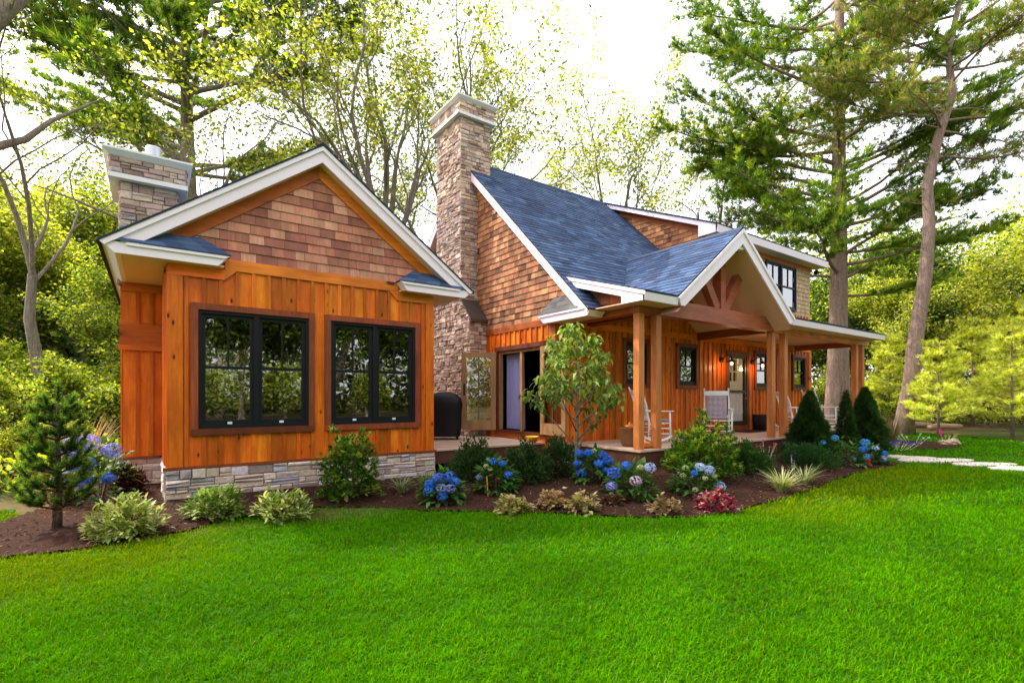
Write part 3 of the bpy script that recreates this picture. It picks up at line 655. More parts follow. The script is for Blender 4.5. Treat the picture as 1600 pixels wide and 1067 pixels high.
# king-post truss
mb = MB(); ty0, ty1 = BY0+.01, BY1-.01; ym = (ty0+ty1)/2
mb.box(GC-.085, GC+.085, ty0, ty1, 3.36, GA-.42)
for s in (-1, 1):
    a = Vector((GC+s*.14, ym, 3.36)); b = Vector((GC+s*.72, ym, 4.16)); mb.bar(a, b, .19, .15, up=(0, 1, 0))
mb.box(GC-.07, GC+.07, GP+.12, 7.6, GA-.46, GA-.34)
mb.build('porch_truss', M['beam'], house)
mb = MB(); mb.box(GC-.1, GC+.1, GP+.02, GP+.2, GA-.44, GA-.335); mb.build('truss_end', M['white'], house)
# posts
for x in (7.21, 7.70, 11.92, 12.50, 16.66, 17.10):
    mb = MB(); k = random.uniform(.92, 1.08); mb.box(x, x+.148, 6.125, 6.265, FL, 3.04, (k, k, k)); o = mb.build('porch_post', M['post'], house, bevel=.008)
# porch floor
mb = MB(); y = 6.06
while y < FW-.02:
    y2 = min(y+.138, FW-.01); k = random.uniform(.85, 1.12); mb.box(7.16, 17.22, y, y2-.006, FL-.035, FL+random.uniform(-.001, .001), (k, k, k)); y += .138
mb.build('porch_floor', M['deck'], house)
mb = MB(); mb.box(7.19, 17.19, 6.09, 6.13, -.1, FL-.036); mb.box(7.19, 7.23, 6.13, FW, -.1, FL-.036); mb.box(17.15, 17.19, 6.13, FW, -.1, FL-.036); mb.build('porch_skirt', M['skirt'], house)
# windows on the front wall, with casings
for a, b, c, d in wins:
    window_unit(house, (a, FW-.02, c), X3, (0, -1, 0), b-a, d-c, kind='single', rail=.5, sticker=False)
window_unit(house, (GX+.02, 14.5, 1.4), (0, -1, 0), (-1, 0, 0), .8, 1.1, kind='single', sticker=False)
# front storm door
mb = MB(); a, b, c, d = doorh; fr = .085; y0, y1 = FW-.055, FW-.005
mb.box(a, a+fr, y0, y1, c, d); mb.box(b-fr, b, y0, y1, c, d); mb.box(a+fr, b-fr, y0+.002, y1, d-fr*1.3, d); mb.box(a+fr, b-fr, y0+.002, y1, c, c+fr*1.5); mb.box(a+fr, b-fr, y0+.004, y1, 1.62, 1.69)
door = mb.build('front_door', M['bronze'], house)
mb = MB(); mb.box(a+fr, b-fr, FW-.03, FW-.026, c+fr*1.4, d-fr*1.2); mb.build('pane', M['glass_front'], door)
mb = MB(); iy0, iy1 = FW-.018, FW+.03
mb.box(a+.086, b-.15, iy0, iy1, c+.1, 1.95); mb.box(a+.086, b-.15, iy0, iy1, 2.5, d-.1); mb.box(a+.086, a+.15, iy0, iy1, 1.95, 2.5); mb.box(a+.50, b-.15, iy0, iy1, 1.95, 2.5); mb.box(a+.30, a+.325, iy0+.005, iy1, 1.95, 2.5); mb.box(a+.15, a+.5, iy0+.006, iy1, 2.21, 2.235)
mb.build('inner_door', M['chairwhite'], door)
mb = MB(); mb.box(a-.09, a, FW-.075, FW, FL, d+.09, (.8, .8, .8)); mb.box(b, b+.09, FW-.075, FW, FL, d+.09, (.8, .8, .8)); mb.box(a, b, FW-.073, FW, d, d+.09, (.8, .8, .8)); mb.box(a, b, FW-.1, FW+.05, FL, c, (1.2, 1.2, 1.2)); mb.build('casing', M['redwood'], door)
mb = MB(); mb.bar((b-.06, FW-.1, 1.45), (b-.06, FW-.1, 1.62), .02, .02); mb.box(b-.07, b-.05, FW-.1, FW-.05, 1.45, 1.47); mb.box(b-.07, b-.05, FW-.1, FW-.05, 1.6, 1.62); mb.build('handle', M['steel'], door)
# wall lamps, lit
glow, nt, out = mat_new('lit_bulb_glass'); em = nt.nodes.new('ShaderNodeEmission'); em.inputs[0].default_value = (1, .66, .28, 1); em.inputs[1].default_value = 4; nt.links.new(em.outputs[0], out.inputs[0])
for x in (12.90, 14.50):
    mb = MB(); mb.lathe([(.0, 0), (.075, 0), (.075, .03), (.03, .05), (.0, .05)], n=16); mb.v = [(x+px, FW-.045-pz_, 2.53+py) for px, py, pz_ in mb.v]
    mb.tube([(x, FW-.08, 2.53), (x, FW-.16, 2.62), (x, FW-.26, 2.66), (x, FW-.34, 2.62), (x, FW-.36, 2.52)], .014, 8)
    mb.lathe([(.03, 2.54), (.05, 2.50), (.15, 2.472), (.155, 2.46), (.04, 2.485)], (x, FW-.36, 0), 18)
    lp = mb.build('wall_lamp', M['black'], house)
    mb = MB(); mb.ball((x, FW-.36, 2.41), 0.04, 12, 8, sc=(1, 1, 1.2)); mb.build('bulb', glow, lp, smooth=True)
    ld_ = bpy.data.lights.new('lamp_glow', 'POINT'); ld_.energy = 9; ld_.color = (1, .55, .2); ld_.shadow_soft_size = .05
    lo = bpy.data.objects.new('lamp_glow', ld_); COL.objects.link(lo); lo.location = (x, FW-.36, 2.33)
# black speaker under the beam, door bell
mb = MB(); mb.bar((9.90, 7.95, 2.90), (10.0, 7.84, 2.88), .17, .2); mb.box(9.91, 9.95, 7.9, 8.08, 2.88, 2.92); mb.build('speaker', M['black'], house)
mb = MB(); mb.box(12.98, 13.02, FW-.065, FW-.045, 1.55, 1.65); mb.build('doorbell', M['white'], house)
# french doors: frame, fixed centre post, two leaves folded open, curtain
mb = MB(); x0, x1 = GX-.075, GX+.10
mb.box(x0, x1, fd[0]-.10, fd[1]+.10, fd[3], fd[3]+.10, (.55, .5, .5)); mb.box(x0+.004, x1, fd[1], fd[1]+.09, fd[2]-.05, fd[3], (.55, .5, .5)); mb.box(x0+.004, x1, fd[0]-.09, fd[0], fd[2]-.05, fd[3], (.55, .5, .5)); mb.box(x0-.03, x1, fd[0]-.1, fd[1]+.1, fd[2]-.055, fd[2], (.45, .4, .4))
frd = mb.build('french_door', M['redwood'], house)
mb = MB()
mb.box(GX-.02, GX+.06, fd[1]-.07, fd[1], fd[2], fd[3]); mb.box(GX-.02, GX+.06, fd[0], fd[0]+.07, fd[2], fd[3]); mb.box(GX-.01, GX+.05, fd[0]+.07, fd[1]-.07, fd[3]-.07, fd[3]); mb.box(GX-.012, GX+.05, 9.26, 9.34, fd[2], fd[3]-.07); mb.build('screen_frame', M['doorwood'], frd)
def leaf(name, hinge, ang, wdt, zb, ztp):
    d = Vector((math.cos(ang), math.sin(ang), 0)); n = Vector((-d.y, d.x, 0)); h = Vector((*hinge, 0))
    def bx(mb, a, b, c, e, n0, n1, col=(1, 1, 1)):
        P = [h+d*a+Vector((0, 0, c)), h+d*b+Vector((0, 0, c)), h+d*b+Vector((0, 0, e)), h+d*a+Vector((0, 0, e))]
        mb.add([p+n*n0 for p in P]+[p+n*n1 for p in P], [(3, 2, 1, 0), (4, 5, 6, 7), (0, 1, 5, 4), (1, 2, 6, 5), (2, 3, 7, 6), (3, 0, 4, 7)], col)
    mb = MB(); st = .125
    bx(mb, 0, st, zb, ztp, -.022, .022, (.95, .95, .95)); bx(mb, wdt-st, wdt, zb, ztp, -.022, .022); bx(mb, st, wdt-st, zb, zb+.24, -.021, .021, (1.05, 1.05, 1.05)); bx(mb, st, wdt-st, ztp-.125, ztp, -.021, .021)
    bx(mb, wdt/2-.012, wdt/2+.012, zb+.24, ztp-.125, -.018, .018, (.4, .4, .35)); m = (zb+ztp)/2+.06; bx(mb, st, wdt-st, m-.012, m+.012, -.017, .017, (.4, .4, .35))
    lf = mb.build(name, M['doorwood'], frd)
    mb = MB(); bx(mb, st, wdt-st, zb+.24, ztp-.125, -.004, .004); mb.build('pane', M['glass_clear'], lf)
    mb = MB(); bx(mb, wdt-.09, wdt-.055, m-.16, m+.12, .022, .04); bx(mb, wdt-.09, wdt-.055, m-.16, m+.12, -.04, -.022); mb.build('handle', M['black'], lf)
leaf('door_leaf', (GX-.10, fd[1]+.0), math.atan2(.581, -.814), .84, fd[2]-.02, fd[3]-.02)
leaf('door_leaf', (GX-.10, fd[0]), math.atan2(-1, -.04), .84, fd[2]-.02, fd[3]-.02)
curt = m_plain('lilac_sheer_curtain', (.30, .29, .52), .8, .1, var=.1, scale=3)
mb = MB(); N_ = 60
for zi, zz in enumerate((fd[2]+.02, fd[3]-.08)):
    for i in range(N_+1):
        y = 9.38+(10.10-9.38)*i/N_+(.05*(1-i/N_) if zi else 0); mb.v.append((GX+.17+.03*math.sin(i*.9)+.012*math.sin(i*2.3), y, zz))
for i in range(N_): mb.face([i, i+1, N_+2+i, N_+1+i])
mb.build('curtain', curt, frd, smooth=True)
# great chimney on the gable wall
ch = MB(); LX = 6.4; IX = 7.26; S0, S1 = 11.2, 12.5; B0, B1 = 10.75, 12.95
stones(ch, (LX, 0, 0), (0, -1, 0), Z3, (-1, 0, 0), (-B1, -B0, .2, 3.48), STONES, .05, .085, .09, .26, (.015, .06))
stones(ch, (LX, 0, 0), (0, -1, 0), Z3, (-1, 0, 0), (-S1, -S0, 3.48, 8.62), STONES, .05, .085, .09, .26, (.015, .06))
stones(ch, (0, B0, 0), X3, Z3, (0, -1, 0), (LX-.02, GX, .2, 3.42), STONES, .045, .08, .1, .3)
stones(ch, (0, S0, 0), X3, Z3, (0, -1, 0), (LX-.02, IX, 3.5, 8.62), STONES, .05, .09, .1, .3)
stones(ch, (IX, 0, 0), Y3, Z3, (1, 0, 0), (S0, S1, 6.5, 8.62), STONES, .05, .09, .1, .3)
stones(ch, (0, S0-.09, 0), X3, Z3, (0, -1, 0), (LX-.11, IX+.09, 8.70, 9.0), STONES, .05, .09, .1, .3)
stones(ch, (LX-.09, 0, 0), (0, -1, 0), Z3, (-1, 0, 0), (-S1-.09, -S0+.09, 8.70, 9.0), STONES, .05, .09, .1, .3)
stones(ch, (IX+.09, 0, 0), Y3, Z3, (1, 0, 0), (S0-.09, S1+.09, 8.70, 9.0), STONES, .05, .09, .1, .3)
# shoulder cheeks on the left face
for s, b, t in ((1, B0, S0), (-1, B1, S1)):
    n = 7
    for i in range(n):
        z0 = 3.48+.50*i/n; e = b+(t-b)*(i+.5)/n; a_, c_ = (-t, -e) if s > 0 else (-e, -t)
        stones(ch, (LX, 0, 0), (0, -1, 0), Z3, (-1, 0, 0), (a_, c_, z0, z0+.50/n), STONES, .03, .08, .1, .25, (.015, .05))
chm = ch.build('chimney', M['stone'], house)
mb = MB(); mb.box(LX+.006, GX, B0+.006, B1-.006, .1, 3.46); mb.box(LX+.006, IX-.006, S0+.006, S1-.006, 3.4, 8.66); mb.box(LX-.08, IX+.08, S0-.08, S1+.08, 8.7, 9.0)
mb.prism([(LX+.006, B0+.006, 3.46), (LX+.006, S0, 3.96), (LX+.006, S0+.1, 3.4)], (GX-LX, 0, 0)); mb.prism([(LX+.006, B1-.006, 3.46), (LX+.006, S1, 3.96), (LX+.006, S1-.1, 3.4)], (GX-LX, 0, 0)); mb.build('mortar', M['mortar'], chm)
mb = MB(); nx = LX-.03
mb.prism([(nx-.0, B0-.07, 3.38), (nx, B0-.075, 3.43), (nx, S0-.03, 3.99), (nx, S0-.005, 3.96)], (GX+.05-nx, 0, 0)); mb.box(nx, GX+.05, B0-.085, B0-.05, 3.36, 3.43)
mb.build('flashing', M['lead'], chm)
mb = MB(); mb.prism([(LX-.075, B1+.0, 3.36), (LX-.075, B1+.03, 3.36), (LX-.075, S1+.03, 4.0), (LX-.075, S1, 4.0)], (.5, 0, 0)); mb.build('shoulder_cap', M['white'], chm)
mb = MB(); mb.box(LX-.15, IX+.13, S0-.13, S1+.13, 8.63, 8.70)
b0 = [(LX-.12, S0-.11), (IX+.11, S0-.11), (IX+.11, S1+.11), (LX-.12, S1+.11)]; b1 = [(LX-.19, S0-.18), (IX+.18, S0-.18), (IX+.18, S1+.18), (LX-.19, S1+.18)]
mb.add([(x, y, 9.002) for x, y in b0]+[(x, y, 9.07) for x, y in b1]+[(x, y, 9.10) for x, y in b1], [(3, 2, 1, 0), (8, 9, 10, 11)]+[(i+k, (i+1) % 4+k, (i+1) % 4+k+4, i+k+4) for k in (0, 4) for i in range(4)])
mb.build('chimney_cap', M['capwhite'], chm)
# ------------------------------------------------------------------ the deck between the two
deck = thing('deck', 'low weathered timber deck between the sunroom and the stone chimney', 'deck', (5.5, 8.42, 0))
mb = MB(); y = 8.40
while y < 13.2:
    k = random.uniform(.85, 1.1); mb.box(PX1+.075, GX-.075, y, y+.134, FL-.035, FL+random.uniform(-.001, .001), (k, k, k)); y += .14
mb.build('deck_boards', M['deck'], deck)
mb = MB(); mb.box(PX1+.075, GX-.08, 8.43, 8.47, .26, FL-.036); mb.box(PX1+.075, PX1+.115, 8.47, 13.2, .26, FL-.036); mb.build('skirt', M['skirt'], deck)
mb = MB()
for x in (4.6, 5.7, 6.6): mb = MB(); mb.box(x, x+.12, 8.6, 8.72, -.1, .49); mb.build('footing', M['skirt'], deck)
# ------------------------------------------------------------------ ground
def sstep(a, b, x):
    t = np.clip((np.asarray(x, float)-a)/(b-a), 0, 1); return t*t*(3-2*t)
def gz(x, y):
    x = np.asarray(x, float); y = np.asarray(y, float)
    m = .22*sstep(4.2, 6.2, y)*sstep(3.2, 7.5, x)*(1-sstep(17, 22, x))
    m = m+.07*sstep(6.4, 7.6, y)*(1-sstep(3, 5, x))*sstep(-1.5, 0, x)
    m = m+.015*np.sin(x*1.3+y*.7)*np.sin(y*.9-x*.4)
    far = .5*sstep(16, 40, np.hypot(x-4, y-4))
    return m+far*.4
def gz1(x, y): return float(gz(x, y))
def grid_obj(name, xs, ys, inside, dz, mat, kind='structure'):
    X, Y = np.meshgrid(xs, ys); Z = gz(X, Y)+dz; nx, ny = len(xs), len(ys)
    V = np.c_[X.ravel(), Y.ravel(), Z.ravel()]; i, j = np.meshgrid(np.arange(nx-1), np.arange(ny-1)); a = (j*nx+i).ravel()
    Fc = np.c_[a, a+1, a+nx+1, a+nx]
    if inside is not None:
        c = V[Fc].mean(1); Fc = Fc[inside(c[:, 0], c[:, 1])]
        u, inv = np.unique(Fc, return_inverse=True); V = V[u]; Fc = inv.reshape(-1, 4)
    o = np_obj(name, V, [Fc], mat, smooth=True); o['kind'] = kind; return o
def in_poly(poly):
    P = np.array(poly)
    def f(x, y):
        r = np.zeros(np.shape(x), bool); n = len(P)
        for k in range(n):
            x1, y1 = P[k]; x2, y2 = P[(k+1) % n]
            with np.errstate(divide='ignore', invalid='ignore'):
                c = ((y1 > y) != (y2 > y)) & (x < (x2-x1)*(y-y1)/(y2-y1+1e-12)+x1)
            r ^= c
        return r
    return f
edge = [(-3.2, 6.75), (-1.15, 6.6), (-.69, 6.47), (-.2, 6.57), (.36, 6.63), (.65, 6.9), (1.19, 6.9), (1.83, 6.98), (2.57, 6.6), (3.19, 5.92), (3.7, 5.46), (4.36, 4.72), (4.94, 4.18), (5.52, 3.81), (6.28, 3.71), (7.33, 3.73), (8.76, 3.84), (9.85, 4.0), (11.26, 4.12), (12.98, 4.1), (13.8, 4.2), (14.2, 4.75)]
bed_poly = edge+[(14.6, 5.4), (16.5, 5.2), (18.2, 4.6), (20.2, 4.55), (21.3, 4.9), (20.6, 5.8), (17.6, 6.6), (17.4, 8.3), (6.6, 8.6), (4, 9.2), (-.2, 10.9), (-.9, 11.5), (-1.0, 9.6), (-1.5, 8.5), (-3.2, 8.6)]
in_bed = in_poly(bed_poly)
lawn_poly = [(-3.2, -12), (21, -12), (22.6, 0), (23.2, 3.5), (25.5, 5.6), (26, 7.6), (21.5, 8.8), (17.5, 8.6), (17.3, 6), (14, 7.5), (3, 8), (-1, 8.3), (-1.6, 9.4), (-6, 9.4), (-9, 6)]
in_lawn0 = in_poly(lawn_poly)
def in_lawn(x, y): return in_lawn0(x, y) & ~in_bed(x, y)
m, nt, out = mat_new('forest_floor'); t = NT(nt); v = t.mapped((1, 1, 1))
c = t.mix((.07, .045, .02), (.24, .15, .07), t.noise(v, 1.2, 8, .7)); c = t.mix(c, (.05, .08, .015), t.ramp(t.noise(v, .35, 5), [(.40, (0, 0, 0)), (.55, (.9, .9, .9))]))
t.bsdf(out, c, .95, .1, t.bump(t.noise(v, 9, 6, .7), .8, .06)); M['floor'] = m
m, nt, out = mat_new('lawn_soil'); t = NT(nt); v = t.mapped((1, 1, 1))
c = t.mix((.016, .075, .002), (.04, .16, .003), t.noise(v, 14, 6, .7)); c = t.mix(c, (.08, .17, .01), t.ramp(t.noise(v, .5, 4), [(.45, (0, 0, 0)), (.75, (.5, .5, .5))]))
t.bsdf(out, c, .9, .1, t.bump(t.noise(v, 60, 4, .7), .8, .03)); M['turf'] = m
m, nt, out = mat_new('bark_mulch'); t = NT(nt); v = t.mapped((1, 1, 1))
c = t.mix((.022, .010, .007), (.10, .043, .026), t.noise(v, 24, 8, .75)); c = t.mix(c, (.19, .10, .06), t.ramp(t.noise(v, 70, 3), [(.6, (0, 0, 0)), (.72, (.7, .7, .7))]))
t.bsdf(out, c, .95, .1, t.bump(t.noise(v, 38, 6, .75), 1.0, .04)); M['mulch'] = m
big = np.concatenate([np.linspace(-400, -32, 12), np.arange(-30, 60, 1.5), np.linspace(62, 500, 14)])
grid_obj('ground', big, big, None, -.03, M['floor'])
grid_obj('lawn', np.arange(-9, 34, .25), np.arange(-12, 9.6, .25), in_lawn0, -.012, M['turf'])
gb = grid_obj('mulch_bed', np.arange(-3.3, 21.6, .06), np.arange(3.5, 11.6, .06), in_bed, .004, M['mulch'])
# uneven mulch surface
me = gb.data; co = np.zeros(len(me.vertices)*3, dtype=np.float32); me.vertices.foreach_get('co', co); co = co.reshape(-1, 3)
co[:, 2] += rng.uniform(0, .022, len(co)); me.vertices.foreach_set('co', co.ravel()); me.update()
# ------------------------------------------------------------------ leaf builders
def unit(v): return v/np.maximum(1e-9, np.linalg.norm(v, axis=-1, keepdims=True))
def rdir(n, up=0.): v = rng.normal(size=(n, 3)); v[:, 2] += up; return unit(v)
class FB:
    def __init__(s): s.V = []; s.F = {3: [], 4: []}; s.C = {3: [], 4: []}; s.n = 0
    def add(s, V, F, C): s.V.append(V.reshape(-1, 3)); s.F[F.shape[1]].append(F+s.n); s.C[F.shape[1]].append(C); s.n += V.reshape(-1, 3).shape[0]
    def leaves(s, P, D, L, W, C, fold=.15, side=None):
        """rhombic leaves from base P along D"""
        n = len(P); L = np.broadcast_to(L, (n,))[:, None]; W = np.broadcast_to(W, (n,))[:, None]
        S = side if side is not None else unit(np.cross(D, rdir(n))); N = np.cross(S, D)
        V = np.stack([P, P+D*L*.45+S*W/2+N*W*fold, P+D*L-N*L*.08, P+D*L*.45-S*W/2+N*W*fold], 1)
        s.add(V, np.arange(n*4).reshape(n, 4), C)
    def ovals(s, P, D, L, W, C, droop=.25, fold=.12, up=None):
        """broader pointed leaves: two faces folded along the midrib, each of four corners"""
        n = len(P); L = np.broadcast_to(L, (n,))[:, None]; W = np.broadcast_to(W, (n,))[:, None]
        U = up if up is not None else np.tile([0, 0, 1.], (n, 1)); S = unit(np.cross(D, U)+1e-6); N = np.cross(S, D)
        m1 = P+D*L*.3; m2 = P+D*L*.68-N*L*droop*.45; tip = P+D*L-N*L*droop
        a = m1+S*W*.5+N*W*fold; b = m2+S*W*.38+N*W*fold; c = m1-S*W*.5+N*W*fold; d = m2-S*W*.38+N*W*fold
        V = np.stack([P, a, b, tip, d, c, m1, m2], 1); i = (np.arange(n)*8)[:, None]
        s.add(V, np.concatenate([i+[[0, 1, 6, 5]], i+[[6, 1, 2, 7]], i+[[5, 6, 7, 4]], i+[[7, 2, 3, 4]]]), np.concatenate([C, C*.97, C*1.04, C]))
    def needles(s, P, D, L, W, C):
        n = len(P); L = np.broadcast_to(L, (n,))[:, None]; W = np.broadcast_to(W, (n,))[:, None]; S = unit(np.cross(D, rdir(n)))
        V = np.stack([P-S*W/2, P+S*W/2, P+D*L], 1); s.add(V, np.arange(n*3).reshape(n, 3), C)
    def blades(s, P, D, L, W, C, bend=.5, segs=3):
        """grass-like strips: rise along D, bend over"""
        n = len(P); L = np.broadcast_to(L, (n,)); W = np.broadcast_to(W, (n,)); bend = np.broadcast_to(bend, (n,))
        H = D.copy(); H[:, 2] = 0; H = unit(H+1e-6); S = np.stack([-H[:, 1], H[:, 0], 0*H[:, 0]], 1)
        rows = []
        pos = P.copy(); ang0 = np.arccos(np.clip(D[:, 2], -1, 1))
        for k in range(segs+1):
            w = (W*(1-(k/segs)**1.6)*.5+.0004)[:, None]
            rows += [pos-S*w, pos+S*w]
            a = ang0+bend*(k+.5)/segs*1.6
            pos = pos+(H*np.sin(a)[:, None]+np.array([0, 0, 1.])*np.cos(a)[:, None])*(L/segs)[:, None]
        V = np.stack(rows, 1); m_ = 2*(segs+1); i = (np.arange(n)*m_)[:, None]
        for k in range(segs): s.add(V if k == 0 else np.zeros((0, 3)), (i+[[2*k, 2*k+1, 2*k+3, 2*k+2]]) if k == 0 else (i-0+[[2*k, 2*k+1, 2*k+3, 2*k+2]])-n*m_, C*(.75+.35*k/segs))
    def build(s, name, mat, parent=None, local=True, label=None, kind=None):
        F = [np.concatenate(s.F[k]) for k in (3, 4) if s.F[k]]; C = np.concatenate([np.concatenate(s.C[k]) for k in (3, 4) if s.C[k]])
        o = np_obj(name, np.concatenate(s.V), F, mat, parent, np.clip(C, 0, 1), local)
        if label: o['label'] = label
        if kind: o['kind'] = kind
        return o
def tint(n, base, var=.3, hue=.12):
    k = rng.uniform(1-var, 1+var, (n, 1)); return np.array(base)*k*rng.uniform(1-hue, 1+hue, (n, 3))
def pick(n, pal, var=.2): return np.array(pal)[rng.integers(0, len(pal), n)]*rng.uniform(1-var, 1+var, (n, 1))
M['leaf'] = m_leaf('shrub_leaf', .35, .45, .25); M['tree_leaf'] = m_leaf('tree_leaf', .55, .45, .3, (1.35, 1.3, .4)); M['needle'] = m_leaf('pine_needle', .5, .7, .1, (1.3, 1.3, .35))
M['grass'] = m_leaf('grass_blade', .4, .9, .0, (1.2, 1.15, .4)); M['petal'] = m_leaf('petal', .3, .6, .2, (1.1, 1.1, 1.1)); M['dry'] = m_leaf('dry_grass', .35, .7, .2, (1.2, 1.1, .8))
def m_bark(name, a, b, vs=(9, 9, 1.6), strength=1.0):
    m, nt, out = mat_new(name); t = NT(nt); v = t.mapped(vs); f = t.noise(v, 1.4, 8, .75)
    vo = t.n('ShaderNodeTexVoronoi', feature='DISTANCE_TO_EDGE', i_Scale=2.6); t.l(v, vo.inputs['Vector'])
    c = t.mix(a, b, t.ramp(f, [(.3, (0, 0, 0)), (.7, (1, 1, 1))])); c = t.mix(c, tuple(x*.45 for x in a), t.math('MULTIPLY', t.ramp(vo.outputs['Distance'], [(.0, (1, 1, 1)), (.10, (0, 0, 0))]), t.ramp(t.noise(v, .6, 3), [(.35, (.1, .1, .1)), (.65, (.8, .8, .8))])))
    c = t.mix(c, (.20, .22, .13), t.ramp(t.noise(t.mapped((1.5, 1.5, 1.5)), 1, 4), [(.55, (0, 0, 0)), (.75, (.5, .5, .5))]))
    t.bsdf(out, c, .9, .15, t.bump(t.math('ADD', f, vo.outputs['Distance']), strength, .04)); return m
M['bark'] = m_bark('grey_bark', (.17, .135, .10), (.40, .33, .26)); M['bark_red'] = m_bark('red_pine_bark', (.20, .13, .105), (.48, .335, .275)); M['bark_dark'] = m_bark('dark_bark', (.07, .05, .038), (.17, .13, .10))
# ------------------------------------------------------------------ lawn grass (nobody could count it)
def grass():
    fb = FB()
    for d0, d1, dens, ln, wd in ((1.3, 2.45, 5200, .048, .0056), (2.45, 3.4, 11500, .046, .0046), (3.4, 4.8, 7000, .050, .0060), (4.8, 7.0, 3300, .054, .0090), (7.0, 11.0, 1000, .068, .018), (11, 24, 260, .07, .036)):
        tn = 1.75 if d1 < 5 else 1.4; A = (d1**2-d0**2)/2*tn*2; n = int(A*dens)
        d = np.sqrt(rng.uniform(d0**2, d1**2, n)); l = rng.uniform(-tn, tn, n)*d
        x = CS*d+SN*l; y = SN*d-CS*l; k = in_lawn(x+rng.normal(0, .02, n), y+rng.normal(0, .02, n)); x, y, d = x[k], y[k], d[k]
        pn = np.sin(x*2.1+np.sin(y*1.7)*1.5)*np.sin(y*2.6+np.sin(x*1.3)); cl = np.sin(x*9+3*np.sin(y*7))*np.sin(y*8+2*np.sin(x*6))
        keep = rng.uniform(0, 1, len(x)) < .78+.22*cl; x, y, d, pn, cl = [a[keep] for a in (x, y, d, pn, cl)]; n = len(x)
        P = np.stack([x, y, gz(x, y)-.012], 1); D = rng.normal(size=(n, 3))*.42; D[:, 2] = 1; D = unit(D)
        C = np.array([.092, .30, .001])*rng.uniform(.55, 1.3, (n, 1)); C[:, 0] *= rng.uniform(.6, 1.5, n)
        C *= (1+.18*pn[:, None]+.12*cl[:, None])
        yel = np.clip(sstep(5.6, 7, x)*(1-sstep(12, 15, x))*sstep(1.8, 3.6, y)+(1-sstep(.0, 1.2, x))*sstep(4.2, 6.2, y), 0, 1)[:, None]*rng.uniform(.2, 1, (n, 1))  # sunlit stretch of lawn painted into the blades as yellow, plus left patch
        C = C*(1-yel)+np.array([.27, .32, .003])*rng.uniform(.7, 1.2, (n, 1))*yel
        dry = rng.uniform(0, 1, n) < .005; C[dry] = np.array([.35, .33, .08])*rng.uniform(.7, 1.1, (dry.sum(), 1))
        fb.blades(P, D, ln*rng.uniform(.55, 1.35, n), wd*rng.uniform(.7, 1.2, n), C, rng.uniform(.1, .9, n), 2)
    return fb.build('lawn_grass', M['grass'], None, False, kind='stuff')
g_ = grass(); tag(g_, 'vivid green mown lawn grass in front of the house', 'grass')
def chips():
    fb = FB(); n = 26000; x = rng.uniform(-3.2, 15, n); y = rng.uniform(3.5, 11, n); k = in_bed(x, y); x, y = x[k], y[k]; n = len(x)
    P = np.stack([x, y, gz(x, y)+.018], 1); D = rdir(n); D[:, 2] = np.abs(D[:, 2])*.25; D = unit(D)
    C = pick(n, [(.07, .03, .018), (.035, .016, .011), (.13, .065, .04), (.20, .12, .075), (.05, .022, .015), (.28, .19, .13)], .3)
    fb.leaves(P, D, rng.uniform(.02, .06, n), rng.uniform(.008, .022, n), C, .1)
    return fb.build('mulch_chips', M['dry'], None, False, kind='stuff')
tag(chips(), 'loose brown bark chips over the planting bed', 'mulch')
# ------------------------------------------------------------------ planting
AZ0 = -math.atan2(CS, SN)
def base(px, py, z=None):
    """ground point seen at a pixel of the photo (only used to read plant positions off the photograph)"""
    zz = .05
    for _ in range(6):
        d = F*(CH-zz)/(py-HY); x, y = pt(px, d); zz = gz1(x, y)
    return x, y, zz
def clumpy(n, rx, ry, rz, seed, lo=.35, flat=.0):
    """clump centres filling a lumpy mound"""
    r_ = np.random.default_rng(seed); D = r_.normal(size=(n, 3)); D[:, 2] = np.abs(D[:, 2])*.9+flat; D = unit(D)
    lump = 1+.16*np.sin(D[:, 0]*5+seed)*np.sin(D[:, 1]*6+seed*2)+.1*np.sin(D[:, 2]*9+D[:, 0]*7+seed)
    k = (lo+(1-lo)*r_.uniform(0, 1, n)**.45)*lump
    return D*k[:, None]*np.array([rx, ry, rz]), D, k
def shrub(name, label, cat, loc, rx, rz, pal, lsize, seed, nclump=260, nleaf=16, tip=None, group=None, spread=.09, mat='leaf', ratio=.42, upw=.5, oval=False, stems=True, tipw=.18):
    t = thing(name, label, cat, loc, 0, group); fb = FB()
    Cc, D, k = clumpy(nclump, rx, rx*.95, rz, seed)
    Cc[:, 2] += rz*.06
    n = nclump*nleaf; i = np.repeat(np.arange(nclump), nleaf)
    dirs = unit(D[i]*.9+rdir(n)*.75+np.array([0, 0, upw])); P = Cc[i]+rdir(n)*spread*rng.uniform(0, 1, (n, 1)); P[:, 2] = np.maximum(P[:, 2], .01)
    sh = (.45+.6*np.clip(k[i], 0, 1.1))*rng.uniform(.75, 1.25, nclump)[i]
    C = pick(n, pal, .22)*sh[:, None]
    if tip is not None:
        top = (rng.uniform(0, 1, nclump) < tipw)[i] & (k[i] > .8); C[top] = pick(top.sum(), tip, .15)
    (fb.ovals if oval else fb.leaves)(P, dirs, lsize*rng.uniform(.6, 1.25, n), lsize*ratio*rng.uniform(.7, 1.2, n), C)
    fb.build('foliage', M[mat], t)
    if stems:
        mb = MB()
        for q in range(9):
            a = rng.uniform(0, 6.28); r = rx*rng.uniform(.3, .8); e = (math.cos(a)*r, math.sin(a)*r, rz*rng.uniform(.4, .85))
            mb.tube([(math.cos(a)*.03, math.sin(a)*.03, -.04), (e[0]*.45, e[1]*.45, e[2]*.5), e], [.012, .009, .004], 5)
        mb.build('stem', M['bark_dark'], t, local=True)
    return t
GREEN_D = [(.032, .075, .018), (.045, .10, .022), (.055, .12, .026), (.024, .055, .015)]
GREEN_M = [(.09, .20, .015), (.13, .26, .02), (.06, .15, .014), (.17, .31, .03)]
